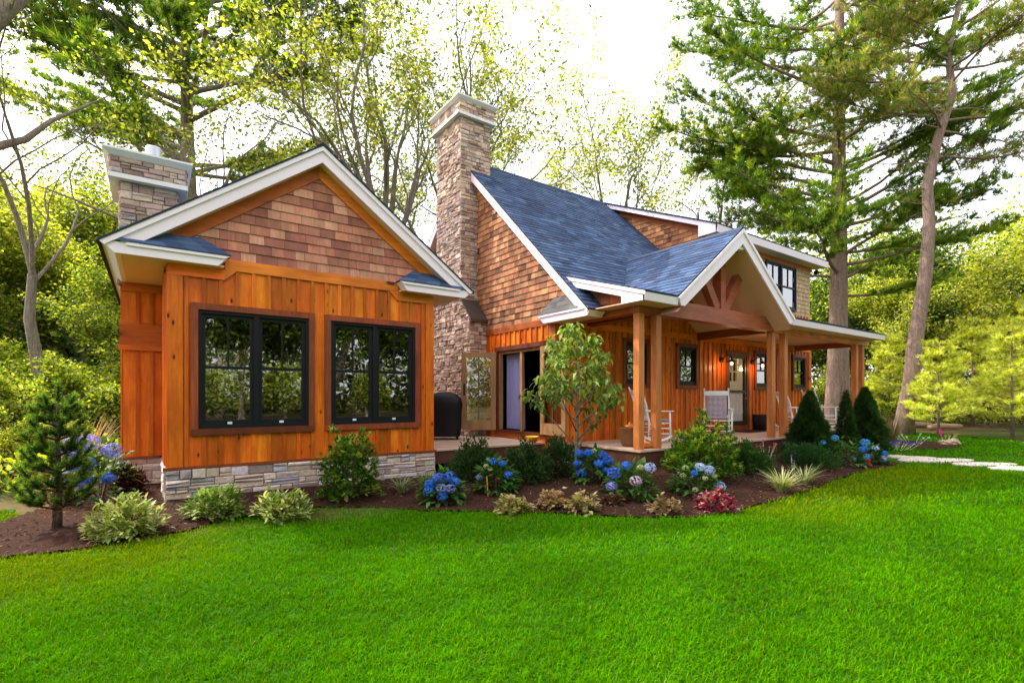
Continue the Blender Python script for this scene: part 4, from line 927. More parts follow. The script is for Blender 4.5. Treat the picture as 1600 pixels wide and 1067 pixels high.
GREEN_Y = [(.16, .24, .02), (.20, .27, .03), (.10, .19, .02), (.24, .30, .04)]
PALE = [(.46, .52, .14), (.56, .58, .22), (.32, .42, .08), (.20, .31, .05), (.62, .62, .32)]
# rounded shrubs
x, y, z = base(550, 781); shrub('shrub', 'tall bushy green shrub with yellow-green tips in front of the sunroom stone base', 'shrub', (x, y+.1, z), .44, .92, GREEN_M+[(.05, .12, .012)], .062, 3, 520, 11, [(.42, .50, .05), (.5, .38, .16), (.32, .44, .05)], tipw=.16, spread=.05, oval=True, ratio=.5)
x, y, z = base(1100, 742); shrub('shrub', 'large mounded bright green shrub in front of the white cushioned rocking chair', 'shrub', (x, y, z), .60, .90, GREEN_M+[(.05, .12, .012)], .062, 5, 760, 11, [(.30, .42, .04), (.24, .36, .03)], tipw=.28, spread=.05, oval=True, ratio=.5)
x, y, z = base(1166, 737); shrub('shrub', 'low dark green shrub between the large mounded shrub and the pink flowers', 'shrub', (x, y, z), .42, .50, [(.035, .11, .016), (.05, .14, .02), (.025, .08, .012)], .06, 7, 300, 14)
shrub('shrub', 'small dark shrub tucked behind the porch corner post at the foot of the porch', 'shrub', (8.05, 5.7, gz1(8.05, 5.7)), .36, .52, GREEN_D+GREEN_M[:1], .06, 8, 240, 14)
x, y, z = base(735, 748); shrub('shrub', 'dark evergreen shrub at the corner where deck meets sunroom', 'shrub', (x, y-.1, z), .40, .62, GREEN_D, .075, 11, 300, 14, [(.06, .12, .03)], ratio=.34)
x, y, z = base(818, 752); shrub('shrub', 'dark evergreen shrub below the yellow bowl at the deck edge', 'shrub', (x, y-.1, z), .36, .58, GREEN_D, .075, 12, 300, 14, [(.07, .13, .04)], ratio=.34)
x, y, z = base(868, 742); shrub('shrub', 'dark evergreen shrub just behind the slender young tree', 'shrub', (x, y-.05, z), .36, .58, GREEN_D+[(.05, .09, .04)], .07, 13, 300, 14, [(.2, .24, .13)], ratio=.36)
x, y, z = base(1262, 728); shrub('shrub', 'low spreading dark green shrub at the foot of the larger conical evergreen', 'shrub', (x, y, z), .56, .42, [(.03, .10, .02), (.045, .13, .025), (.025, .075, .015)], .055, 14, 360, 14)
x, y, z = base(335, 806); shrub('shrub', 'small leafy pale green shrub below the first sunroom window', 'shrub', (x, y, z), .31, .29, [(.16, .28, .04), (.24, .36, .07), (.11, .21, .03), (.38, .45, .15)], .085, 15, 95, 11, ratio=.42, upw=.35, spread=.09, oval=True)
x, y, z = base(440, 809); shrub('shrub', 'small variegated shrub with cream-edged leaves at the lawn edge before the sunroom', 'shrub', (x, y, z), .31, .27, [(.18, .29, .04), (.42, .48, .16), (.58, .58, .28), (.13, .23, .03)], .085, 16, 85, 11, ratio=.42, upw=.35, spread=.09, oval=True)
x, y, z = base(197, 836); shrub('shrub', 'sunlit variegated yellow-green shrub beside the young pine', 'shrub', (x, y, z), .32, .32, PALE, .085, 17, 150, 11, ratio=.42, upw=.3, spread=.09, oval=True)
x, y, z = base(206, 772); shrub('shrub', 'small dark maroon-leaved shrub against the sunroom side wall', 'shrub', (x-.02, y, z), .17, .40, [(.06, .012, .010), (.09, .02, .014), (.035, .008, .008)], .07, 18, 90, 12)
# low bedding plants along the lawn edge
def bedding(px, py, label, pal, seed, r=.2, h=.16):
    x, y, z = base(px, py); return shrub('bedding_plant', label, 'bedding plant', (x, y, z), r, h, pal, .062, seed, 80, 7, oval=True, ratio=.8, upw=.15, stems=False, group='bedding plants along the lawn edge', spread=.05)
bedding(803, 798, 'yellow-green bedding plant under the orange stake, first of the row', [(.34, .33, .10), (.42, .38, .14), (.22, .26, .06), (.5, .36, .22)], 21, .24, .17)
bedding(862, 793, 'peach-tipped bedding plant, middle one of three side by side', [(.44, .27, .16), (.50, .36, .22), (.36, .33, .11), (.36, .17, .12)], 22, .20, .19)
bedding(908, 797, 'pink and lime bedding plant nearest the foot of the young tree', [(.36, .36, .11), (.46, .38, .16), (.52, .30, .24), (.24, .28, .07)], 23, .25, .20)
bedding(1038, 801, 'bronze and tan bedding plant beside the pink heuchera', [(.32, .21, .11), (.40, .28, .17), (.24, .13, .07), (.30, .28, .10)], 24, .20, .16)
bedding(958, 787, 'withered brown bedding plant lying nearly flat on the mulch', [(.12, .06, .035), (.20, .11, .07), (.08, .04, .025)], 25, .14, .08)
bedding(1118, 797, 'crimson-leaved heuchera with pale pink flecks at the lawn edge', [(.28, .015, .05), (.40, .06, .12), (.16, .01, .03), (.48, .26, .28)], 26, .25, .24)
# blue hydrangeas
def hydrangea(px, py, label, r, h, heads, seed, dz=0, dy=0):
    x, y, z = base(px, py); y += dy; t = thing('hydrangea', label, 'hydrangea', (x, y, z+dz), 0, 'blue hydrangeas in the bed')
    rs = np.random.default_rng(seed); n = 330; Cc, D, k = clumpy(n, r, r, h*.92, seed, .5); Cc[:, 2] += .03
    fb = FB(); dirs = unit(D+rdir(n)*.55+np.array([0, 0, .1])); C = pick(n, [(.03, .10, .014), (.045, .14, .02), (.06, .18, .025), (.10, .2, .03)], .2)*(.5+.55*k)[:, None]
    fb.ovals(Cc, dirs, rs.uniform(.085, .14, n), rs.uniform(.055, .085, n), C, .35)
    fb.build('foliage', M['leaf'], t)
    for u, v, s, col in heads:              # u across the view, v up, s size
        px_, pz_ = u*r, v*h; dep = -r*math.sqrt(max(.05, 1-min(1, u*u+max(0, v-.45)**2*1.6)))*.92
        c = np.array([SN*px_+CS*dep, -CS*px_+SN*dep, pz_]); f = FB(); N_ = 110
        d = rdir(N_, .25); P = c+d*s*np.array([1, 1, .8])*rs.uniform(.86, 1.05, (N_, 1))
        tg = unit(np.cross(d, rdir(N_))); b2 = np.cross(d, tg); base_c = np.array(col); pc = base_c*rs.uniform(.62, 1.3, (N_, 1))*rs.uniform(.85, 1.15, (N_, 3))
        for q in range(2):
            a = tg if q == 0 else b2; w_ = b2 if q == 0 else tg; L = s*.44
            f.leaves(P-a*L/2+d*.002*q, unit(a+d*.12), L, L*.52, pc, .12, side=w_)
        f.build('flower_head', M['petal'], t)
    mb = MB()
    for q in range(8):
        a = rs.uniform(0, 6.28); mb.tube([(0, 0, -.04), (math.cos(a)*r*.4, math.sin(a)*r*.4, h*.45), (math.cos(a)*r*.7, math.sin(a)*r*.7, h*.75)], [.008, .006, .004], 5)
    mb.build('stem', M['bark_dark'], t, local=True)
    return t
BL = (.08, .20, .72); BL2 = (.05, .24, .80); LV = (.34, .36, .74); PK = (.66, .52, .62); CRM = (.55, .58, .25); WB = (.50, .60, .86)
hydrangea(692, 786, 'blue hydrangea with tightly packed flower heads beside the sunroom corner', .27, .42, [(-.55, .72, .075, BL2), (-.1, .92, .085, BL), (.45, .95, .085, BL), (.7, .78, .07, BL2), (.05, .6, .075, LV), (.5, .58, .075, LV), (-.6, .5, .075, BL2), (.1, .35, .075, BL2)], 31)
hydrangea(776, 769, 'sparse blue hydrangea behind the orange stake', .30, .50, [(-.15, 1.0, .06, BL2), (.3, .93, .055, BL2), (.6, .6, .065, BL), (-.85, .5, .055, LV), (-.5, .85, .04, CRM), (-.3, .78, .035, CRM)], 32)
hydrangea(928, 750, 'blue hydrangea growing right beside the trunk of the young tree', .33, .50, [(-.75, .9, .08, BL2), (-.35, .95, .075, BL2), (.3, .9, .07, BL), (.55, .72, .09, BL2), (.1, .62, .08, BL2), (.45, .42, .06, BL2), (-.7, .3, .08, BL2), (-.85, .6, .07, BL2), (-.1, 1.02, .04, CRM), (.05, .35, .04, CRM)], 33)
hydrangea(985, 776, 'blue hydrangea with one pale pink head below the porch corner', .36, .46, [(-.75, .8, .10, BL), (-.85, .4, .085, LV), (-.3, 1.05, .07, BL2), (.75, .95, .085, WB), (.0, .62, .085, PK), (.25, 1.0, .05, CRM)], 34)
hydrangea(1086, 772, 'blue and cream hydrangea in front of the large mounded shrub', .36, .42, [(.0, 1.05, .075, WB), (.35, .95, .08, WB), (.85, .35, .085, WB), (-.3, .85, .05, BL2), (-.55, 1.0, .05, CRM), (-.7, .75, .045, CRM), (.1, .7, .04, CRM), (-.3, .3, .045, CRM), (.55, .75, .04, CRM)], 35)
hydrangea(160, 775, 'tall lavender-blue hydrangea beside the maroon shrub and young pine', .42, .80, [(-.7, .9, .13, LV), (-.3, 1.0, .14, LV), (.1, 1.05, .13, (.46, .42, .76)), (.7, .9, .12, LV), (-.05, .68, .11, BL), (.25, .7, .11, BL), (-.4, .45, .12, LV), (.2, .42, .12, BL), (.75, .45, .09, BL)], 36, dy=-.4)
hydrangea(1318, 724, 'loose green hydrangea with few turquoise heads beside the conical evergreens', .55, .52, [(-.5, 1.1, .075, (.08, .42, .82)), (-.95, .9, .06, (.08, .42, .82)), (.45, .95, .09, (.10, .46, .85)), (.2, .7, .08, BL2), (.3, .4, .07, (.1, .45, .8)), (-.2, .3, .05, BL)], 37)
hydrangea(1362, 724, 'small blue hydrangea behind the red marker flag', .26, .40, [(-.2, .9, .075, WB), (.5, .6, .075, BL2), (.4, .35, .08, WB), (-.6, .5, .05, BL2)], 38)
# strap-leaved clumps
def strap(px, py, label, cat, L, n, pal, w, bend, seed, name='strap_plant', edge=None, spread=.5):
    x, y, z = base(px, py); t = thing(name, label, cat, (x, y, z)); fb = FB()
    a = rng.uniform(0, 6.28, n); til = rng.uniform(.08, spread, n); D = unit(np.stack([np.cos(a)*til, np.sin(a)*til, np.ones(n)], 1)); P = np.stack([np.cos(a)*.04, np.sin(a)*.04, 0*a-.01], 1)*rng.uniform(.3, 1.6, (n, 1))
    C = pick(n, pal, .2); fb.blades(P, D, L*rng.uniform(.6, 1.15, n), w, C, bend*rng.uniform(.6, 1.3, n), 5); fb.build('foliage', M['leaf'], t); return t
strap(1222, 770, 'spiky cream-striped strap-leaved clump nearest the lawn edge', 'liriope', .50, 150, [(.50, .52, .25), (.62, .62, .36), (.20, .30, .07), (.40, .45, .15)], .022, .75, 1)
strap(1258, 757, 'spiky cream-striped strap-leaved clump behind the larger one', 'liriope', .46, 90, [(.50, .52, .25), (.6, .6, .36), (.18, .28, .07), (.40, .45, .15)], .02, .75, 2)
strap(628, 770, 'low grey-green strap-leaved clump beside the tall shrub by the stone base', 'liriope', .38, 90, [(.22, .29, .12), (.34, .38, .2), (.13, .20, .07)], .018, .9, 3)
strap(666, 760, 'thin green strap-leaved tuft at the right corner of the stone base', 'liriope', .34, 45, [(.2, .29, .08), (.3, .36, .14), (.14, .22, .05)], .015, .6, 4)
# ornamental grasses
t = strap(166, 742, 'straw-coloured feathery ornamental grass against the side of the sunroom', 'ornamental grass', .95, 240, [(.62, .47, .22), (.70, .55, .30), (.5, .36, .15), (.35, .36, .12)], .012, .30, 5, 'ornamental_grass', spread=.38); t.location = (-1.0, 11.6, gz1(-1, 11.6)); t.scale = (1.25, 1.25, 1.25)
t = strap(1382, 690, 'brown upright ornamental grass beyond the last conical evergreen', 'ornamental grass', .85, 200, [(.28, .19, .09), (.36, .25, .12), (.2, .2, .07)], .012, .25, 6, 'ornamental_grass', spread=.3); t.location = (17.2, 5.45, .1); t.scale = (1.2, 1.2, 1.2)
# small flowers
def flowers(px, py, label, name, cat, col, n, h, r, fs, seed, leafpal=GREEN_M):
    x, y, z = base(px, py); t = thing(name, label, cat, (x, y, z)); rs = np.random.default_rng(seed); fb = FB(); m_ = n*9
    P = np.stack([rs.normal(0, r*.55, m_), rs.normal(0, r*.55, m_), rs.uniform(.0, h*.7, m_)], 1); fb.leaves(P, rdir(m_, .5), rs.uniform(.04, .08, m_), rs.uniform(.015, .03, m_), pick(m_, leafpal)); fb.build('foliage', M['leaf'], t)
    f = FB(); c = np.stack([rs.normal(0, r*.55, n), rs.normal(0, r*.55, n), rs.uniform(.6, 1., n)*h], 1); i = np.repeat(np.arange(n), 14); d = rdir(len(i), .3); f.leaves(c[i], d, fs, fs*.6, pick(len(i), col, .2)); f.build('blossom', M['petal'], t)
    st = MB()
    for q in c: st.tube([(q[0]*.4, q[1]*.4, -.02), tuple(q)], .004, 4)
    st.build('stem', M['leaf'], t, local=True); st = t; return t
flowers(1196, 716, 'slender pink flowers by the porch skirting under the paired posts', 'flowering_plant', 'flowers', [(.75, .06, .22), (.8, .2, .35)], 6, .42, .24, .035, 41)
flowers(1402, 703, 'low purple-blue flowers beside the stepping stones', 'flowering_plant', 'flowers', [(.14, .09, .62), (.2, .16, .7)], 22, .24, .5, .04, 42)
flowers(1425, 692, 'low green and white border plants behind the purple flowers', 'flowering_plant', 'flowers', [(.75, .78, .7), (.8, .82, .85)], 10, .30, .8, .04, 43)
flowers(1480, 690, 'low pale-leaved plant with buff rocks in the small far bed', 'flowering_plant', 'flowers', [(.5, .42, .2)], 10, .26, .6, .05, 44, [(.14, .24, .04), (.22, .3, .08)])
flowers(1240, 745, 'single purple spike among the cream-striped leaves', 'flowering_plant', 'flowers', [(.25, .1, .5)], 3, .4, .05, .03, 45)
# conical dwarf evergreens
def cone_tree(label, x, y, h, r, n, seed, group='conical evergreens by the porch'):
    z = gz1(x, y); t = thing('conical_evergreen', label, 'evergreen', (x, y, z)); rs = np.random.default_rng(seed); fb = FB()
    u = rs.uniform(0, 1, n)**.62; hz = (1-u)*h; a = rs.uniform(0, 6.283, n); lump = 1+.17*np.sin(a*4+hz*9+seed)+.13*np.sin(a*7-hz*19)
    rr = r*(u**.85)*lump*(1+.10*np.sin(a*17+hz*31))*(.42+.58*rs.uniform(0, 1, n)**.5); P = np.stack([np.cos(a)*rr, np.sin(a)*rr, hz+.02], 1)
    k = 7; i = np.repeat(np.arange(n), k); O = np.stack([np.cos(a), np.sin(a), .7+0*a], 1)[i]; D = unit(O+rdir(len(i))*.7)
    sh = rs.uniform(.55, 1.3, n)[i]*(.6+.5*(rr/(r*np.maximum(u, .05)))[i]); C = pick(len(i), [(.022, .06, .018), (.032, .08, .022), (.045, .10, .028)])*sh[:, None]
    fb.needles(P[i], D, .075*rs.uniform(.5, 1.5, len(i)), .017, C); fb.build('foliage', M['needle'], t)
    mb = MB(); mb.tube([(0, 0, -.05), (0, 0, h*.8)], [.05, .01], 6); mb.build('trunk', M['bark_dark'], t, local=True); return t
cone_tree('larger dark conical evergreen in front of the porch between post pairs', 12.15, 5.4, 1.45, .50, 8500, 51)
cone_tree('dark conical evergreen standing at the far end of the porch', 14.95, 5.3, 1.58, .50, 8500, 52)
cone_tree('small thin evergreen between the two conical evergreens', 13.95, 5.35, 1.5, .28, 1500, 53)
# young bottle-brush pine at the left
def young_pine():
    x, y = -.87, 7.6; z = gz1(x, y); t = thing('young_pine', 'young bottlebrush pine standing in the mulch left of the sunroom', 'pine', (x, y, z)); fb = FB(); mb = MB(); H = 1.62
    mb.tube([(0, 0, -.05), (.01, 0, .5), (0, .02, 1.1), (.01, 0, H-.15)], [.05, .038, .022, .008], 7); shoots = [((.01, 0, H-.22), (0, 0, 1), .24)]
    for lv, zz in enumerate((.22, .42, .62, .82, 1.0, 1.16, 1.30)):
        L0 = .30*(1-zz/H)**.8+.08; nb = 6 if lv < 5 else 4
        for k in range(nb):
            a = 6.283*k/nb+lv*.7+rng.uniform(-.2, .2); d = Vector((math.cos(a), math.sin(a), .35)).normalized(); p0 = Vector((0, 0, zz)); p1 = p0+d*L0*.6; p2 = p1+(d+Vector((0, 0, 1.1))).normalized()*L0*.6
            mb.tube([p0, p1, p2], [.014, .010, .005], 5); shoots.append((tuple(p1+(p2-p1)*.1), tuple((p2-p1).normalized()), (p2-p1).length+.10))
            for s in (-1, 1):
                q = p0+d*L0*rng.uniform(.35, .6); e = (d+Vector((-d.y, d.x, 0))*s*.8+Vector((0, 0, .45))).normalized(); l = L0*.38+.05; mb.tube([q, q+e*l*.8], [.007, .004], 4); shoots.append((tuple(q+e*.03), tuple(e), l))
    for p, d, l in shoots:
        n = int(170*l/.2)+40; u = rng.uniform(0, 1, n); d = np.array(d); D = unit(d*.95+rdir(n)*.85); P = np.array(p)+d*(u*l)[:, None]
        C = pick(n, [(.05, .11, .03), (.08, .16, .04), (.035, .075, .022)])*(.55+.75*u)[:, None]; C[u > .8] += np.array([.10, .13, .01])
        fb.needles(P, D, .07*rng.uniform(.7, 1.2, n), .0095, C)
    n = 500; P = np.stack([rng.normal(0, .12, n), rng.normal(0, .12, n), rng.uniform(.12, .75, n)], 1); fb.needles(P, rdir(n), .07, .006, pick(n, [(.36, .16, .05), (.28, .12, .04)]))
    fb.build('needles', M['needle'], t); mb.build('trunk', M['bark_dark'], t, local=True, smooth=True)
young_pine()
# slender young tree (drooping leaves) in the bed
def young_tree():
    x, y = pt(901, 8.35); z = gz1(x, y); t = thing('young_tree', 'slender young tree with drooping light green leaves in front of the french door', 'tree', (x, y, z)); mb = MB(); fb = FB(); tips = []
    pts = [Vector((0, 0, -.05)), Vector((.0, 0, .5)), Vector((.02, .01, 1.0)), Vector((-.01, 0, 1.6)), Vector((.0, 0, 2.1)), Vector((-.02, 0, 2.55))]; mb.tube(pts, [.038, .032, .027, .020, .012, .005], 8)
    rs = np.random.default_rng(4)
    for k in range(26):
        zz = .42+1.95*(k/26)**.9; a = k*2.4+rs.uniform(-.3, .3); L = (.98*(1-(zz/2.75)**1.5)+.16)*rs.uniform(.75, 1.15); up = 1.15 if zz < .8 else (.8 if zz < 1.2 else .4)
        d = Vector((math.cos(a), math.sin(a), up)).normalized(); p0 = Vector((0, 0, zz)); p1 = p0+d*L*.55; p2 = p1+(d+Vector((0, 0, rs.uniform(-.25, .3)))).normalized()*L*.5
        mb.tube([p0, p1, p2], [.013, .009, .004], 5); tips += [(p2, d), (p1+(p2-p1)*.5, d)]
        for s in (-1, 1):
            q = p0+d*L*rs.uniform(.4, .75); e = (d+Vector((-d.y, d.x, 0))*s*.9).normalized(); l = L*.4; mb.tube([q, q+e*l], [.006, .003], 4); tips += [(q+e*l, e), (q+e*l*.5, e)]
    tips += [(pts[-1], Vector((0, 0, 1))), (pts[-2], Vector((.3, .1, 1)))]
    nl = 9; P = np.repeat(np.array([tuple(p) for p, _ in tips]), nl, 0)+rng.normal(0, .055, (len(tips)*nl, 3)); n = len(P)
    a = rng.uniform(0, 6.283, n); D = unit(np.stack([np.cos(a), np.sin(a), rng.uniform(-.75, .25, n)], 1)); hgt = P[:, 2]/2.6
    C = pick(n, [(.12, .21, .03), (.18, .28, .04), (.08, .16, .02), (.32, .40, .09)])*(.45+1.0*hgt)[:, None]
    fb.ovals(P, D, rng.uniform(.09, .15, n), rng.uniform(.045, .07, n), C, .5); fb.build('foliage', M['leaf'], t); mb.build('trunk', M['bark'], t, local=True, smooth=True)
young_tree()
# ------------------------------------------------------------------ stepping stones, rocks, stakes
stone_m = m_plain('pale_flagstone', (.62, .54, .46), .9, .15, var=.25, scale=4, bump=.4)
for i, (px, py, a, b, lab) in enumerate(((1397, 713.5, .34, .26, 'nearest pale stepping stone beside the planting bed'), (1430, 716, .5, .30, 'pale stepping stone after the one by the bed'), (1464, 719.5, .86, .36, 'long pale stepping stone in the middle of the path'), (1538, 726, .72, .31, 'broad pale stepping stone in the grass before the last'), (1600, 733, .6, .36, 'last pale stepping stone at the edge of the view'))):
    x, y, z = base(px, py); r_ = np.random.default_rng(60+i); n = 14; P = []
    for k in range(n):
        q = 6.283*k/n; rr = r_.uniform(.85, 1.12); P.append((math.cos(q)*a*rr*SN+math.sin(q)*b*rr*CS, -math.cos(q)*a*rr*CS+math.sin(q)*b*rr*SN, 0))
    mb = MB(); mb.prism([(p[0], p[1], -.03) for p in P], (0, 0, .048)); o = mb.build('stepping_stone', stone_m, None, bevel=.012); o.location = (x, y, z+.01); tag(o, lab, 'stepping stone', 'stepping stones across the lawn')
rock_m = m_plain('buff_rock', (.52, .36, .26), .9, .15, var=.25, scale=9, bump=.5)
def rock(px, py, r, label, seed):
    x, y, z = base(px, py); bm = bmesh.new(); bmesh.ops.create_icosphere(bm, subdivisions=3, radius=1); rs = np.random.default_rng(seed); o_ = rs.uniform(0, 9, 3)
    for v in bm.verts:
        k = 1+.22*math.sin(v.co.x*3+o_[0])*math.sin(v.co.y*4+o_[1])+.12*math.sin(v.co.z*7+o_[2]+v.co.x*5); v.co = Vector((v.co.x*r*1.3*k, v.co.y*r*k, max(-.3, v.co.z)*r*.7*k))
    me = bpy.data.meshes.new('rock'); bm.to_mesh(me); bm.free(); me.materials.append(rock_m); o = bpy.data.objects.new('rock', me); COL.objects.link(o); o.location = (x, y, z+r*.15); tag(o, label, 'rock')
rock(1476, 694, .16, 'buff rock at the foot of the pink marker flag', 1); rock(1488, 694, .2, 'larger buff rock beside the smaller one in the far bed', 2); rock(1085, 741, .22, 'flat grey-brown stone in the mulch behind the hydrangeas', 3)
rock(1250, 748, .04, 'small pebble on the mulch between the striped clumps', 5); rock(882, 763, .035, 'pale pebble on the mulch near the young tree', 6)
# marker flags and stakes
def flag(px, py, h, col, label):
    x, y, z = base(px, py); t = thing('marker_flag', label, 'marker flag', (x, y, z)); mb = MB(); mb.tube([(0, 0, -.05), (.005, 0, h)], .004, 6); mb.build('wire', M['steel'], t, local=True)
    mb = MB(); N_ = 6
    for i in range(N_+1):
        for zz in (h, h-.13-.02*i): mb.v.append((.0+.012*i*SN+.01*math.sin(i), -.018*i*CS, zz-.012*i))
    for i in range(N_): mb.face([2*i, 2*i+2, 2*i+3, 2*i+1])
    mb.build('pennant', m_plain('pennant_plastic', col, .5, .3), t, local=True)
flag(1353, 729, .30, (.75, .02, .02), 'red marker flag stuck in the bed beside the small blue hydrangea'); flag(1467, 692, .48, (.85, .03, .22), 'pink marker flag above the buff rocks in the far bed')
x, y, z = base(763, 777); mb = MB(); mb.bar((0, 0, -.08), (-.02, .01, .31), .022, .012); o = mb.build('stake', m_plain('orange_stake_wood', (.80, .32, .05), .6, .2)); o.location = (x, y, z); tag(o, 'thin orange wooden stake leaning in front of the sparse hydrangea', 'stake')
log_m = m_plain('weathered_log', (.50, .34, .22), .9, .1, var=.3, scale=5, bump=.5)
for px, d, L, a, lab in ((1478, 22.6, 2.2, .35, 'weathered fallen log lying at the far edge of the lawn'), (1425, 24, 1.6, -.2, 'short pale fallen log at the foot of the crooked red pine')):
    x, y = pt(px, d); mb = MB(); mb.tube([(-L/2, 0, .12), (-L/6, .05, .15), (L/6, -.04, .13), (L/2, .03, .12)], [.12, .14, .12, .09], 9); o = mb.build('fallen_log', log_m, None, smooth=True); o.location = (x, y, gz1(x, y)); o.rotation_euler = (0, 0, AZ0+a); tag(o, lab, 'log')
# ------------------------------------------------------------------ things on the porch and deck
def chair(label, x, y, rz, cushion=False, cat='rocking chair'):
    t = thing('rocking_chair', label, cat, (x, y, FL), rz, 'white rocking chairs on the porch'); W_ = .30; wm = M['chairwhite']
    for s in (-1, 1):                                                       # faces +x
        mb = MB(); pts = [(.42*math.sin(a)*1.25-.03, s*W_, .055+.95*(1-math.cos(a))*.5) for a in np.linspace(-.75, .66, 12)]
        for p, q in zip(pts[:-1], pts[1:]): mb.bar(p, q, .028, .045)
        mb.build('rocker', wm, t, local=True)
        mb = MB(); mb.tube([(.27, s*W_, .10), (.25, s*W_, .66)], [.019, .021], 8); mb.build('leg', wm, t, local=True, smooth=True)
        mb = MB(); mb.tube([(-.22, s*W_*.9, .08), (-.20, s*W_*.9, .42), (-.27, s*W_*.93, .8), (-.40, s*W_*.93, 1.15)], [.019, .022, .02, .018], 8); mb.ball((-.41, s*W_*.93, 1.165), .025, 8, 5); mb.build('back_post', wm, t, local=True, smooth=True)
        mb = MB(); mb.prism([(-.27, s*W_-.035, .66), (.22, s*W_-.045, .66), (.33, s*W_-.03, .66), (.33, s*W_+.03, .66), (.22, s*W_+.045, .66), (-.27, s*W_+.03, .66)], (0, 0, .022)); mb.build('armrest', wm, t, local=True, bevel=.004)
        for zz in (.2, .31):
            mb = MB(); mb.tube([(.265, s*W_, zz), (-.215, s*W_*.9, zz-.01)], .011, 6); mb.build('stretcher', wm, t, local=True)
    for zz in (.17, .29):
        mb = MB(); mb.tube([(.265, -W_, zz), (.265, W_, zz)], .011, 6); mb.build('stretcher', wm, t, local=True)
    mb = MB()
    for k in range(7): x0 = -.21+k*.072; mb.box(x0, x0+.058, -W_+.015, W_-.015, .405-.02*(1-k/6), .425-.02*(1-k/6))
    mb.build('seat', wm, t, local=True)
    mb = MB(); bw = W_*.9
    def bp(zz): return -.20-.07*max(0, (zz-.42)/.38) if zz < .8 else -.27-.13*(zz-.8)/.35
    mb.bar((bp(1.07), -bw, 1.06), (bp(1.07), bw, 1.06), .022, .11, up=(-.35, 0, 1)); mb.bar((bp(.5), -bw, .5), (bp(.5), bw, .5), .02, .06, up=(-.2, 0, 1))
    for k in range(6):
        yy = -bw+(k+1)*2*bw/7; mb.bar((bp(.5), yy, .5), (bp(.78), yy, .78), .035, .012, up=(1, 0, 0)); mb.bar((bp(.78), yy, .775), (bp(1.03), yy, 1.03), .035, .012, up=(1, 0, 0))
    mb.build('backrest', wm, t, local=True)
    if cushion:
        cm = m_plain('mauve_cushion_cloth', (.46, .37, .42), .9, .1, var=.15, scale=20, bump=.3)
        def pad(o, ux, uy, w, h, th, nm):
            N_ = 25; o, ux, uy = Vector(o), Vector(ux).normalized(), Vector(uy).normalized(); n = ux.cross(uy); mb = MB()
            for sgn in (1, -1):
                b = len(mb.v)
                for i in range(N_):
                    for j in range(N_):
                        u, v = i/(N_-1), j/(N_-1); e = min(1, 6*min(u, 1-u, v, 1-v))**.5; tu = abs(math.sin(u*math.pi*4))*abs(math.sin(v*math.pi*4)); hh = th*e*(.45+.55*tu**.5)
                        mb.v.append(tuple(o+ux*(u-.5)*w+uy*v*h+n*hh*sgn))
                for i in range(N_-1):
                    for j in range(N_-1): mb.face([b+i*N_+j, b+(i+1)*N_+j, b+(i+1)*N_+j+1, b+i*N_+j+1])
            mb.build(nm, cm, t, local=True, smooth=True)
        pad((-.165, 0, .46), (0, 1, 0), (-.22, 0, 1), .46, .56, .045, 'back_cushion'); pad((-.16, 0, .47), (0, 1, 0), (1, 0, .02), .48, .42, .04, 'seat_cushion')
    return t
chair('white rocking chair turned sideways behind the porch corner posts', 8.78, 7.1, R(-25), True)
chair('white rocking chair with tufted mauve cushion facing the lawn', 11.05, 7.0, R(216), True)
chair('white rocking chair just past the middle posts, nearest of the far two', 14.8, 7.0, R(-35))
chair('white rocking chair half hidden behind the larger conical evergreen', 16.45, 7.0, R(-30))
# covered grill
def grill():
    t = thing('covered_grill', 'barbecue grill under a black fitted cover standing on the deck', 'grill', (5.50, 10.40, FL), R(-32)); prof = []
    lev = [(.07, 1.0), (.30, .99), (.62, .96), (.80, 1.0), (.93, .93), (1.02, .74), (1.07, .45), (1.08, .1)]; N_ = 40; mb = MB()
    for zz, k in lev:
        for i in range(N_):
            a = 6.283*i/N_; c, s_ = math.cos(a), math.sin(a); e = .38; ux = math.copysign(abs(c)**e, c); uy = math.copysign(abs(s_)**e, s_); f = 1+.035*math.sin(i*2.1+zz*2)*(1.1-zz)
            kx = k if zz > .7 else .84+.10*math.sin(zz*3); mb.v.append((ux*.42*kx*f, uy*.30*k*f, zz))
    for j in range(len(lev)-1):
        for i in range(N_): mb.face([j*N_+i, j*N_+(i+1) % N_, (j+1)*N_+(i+1) % N_, (j+1)*N_+i])
    mb.face([(len(lev)-1)*N_+i for i in range(N_)]); mb.build('cover', m_plain('black_vinyl_cover', (.006, .0055, .008), .5, .3, var=.2, bump=.3), t, local=True, smooth=True)
    for sx in (-1, 1):
        for sy in (-1, 1):
            mb = MB(); mb.box(sx*.3-.02, sx*.3+.02, sy*.2-.02, sy*.2+.02, 0, .12); mb.build('leg', M['black'], t, local=True)
grill()
# yellow bowl
mb = MB(); mb.lathe([(.02, .012), (.095, .015), (.13, .10), (.15, .115), (.15, .135), (.135, .135), (.12, .11), (.085, .03), (.02, .028)], n=28); mb.lathe([(.08, 0), (.095, .016)], n=28); o = mb.build('bowl', m_plain('yellow_glaze', (.85, .50, .01), .3, .5, var=.04), None, smooth=True); o.location = (6.58, 8.48, FL+.001); tag(o, 'round yellow bowl on the deck by the french door', 'bowl')
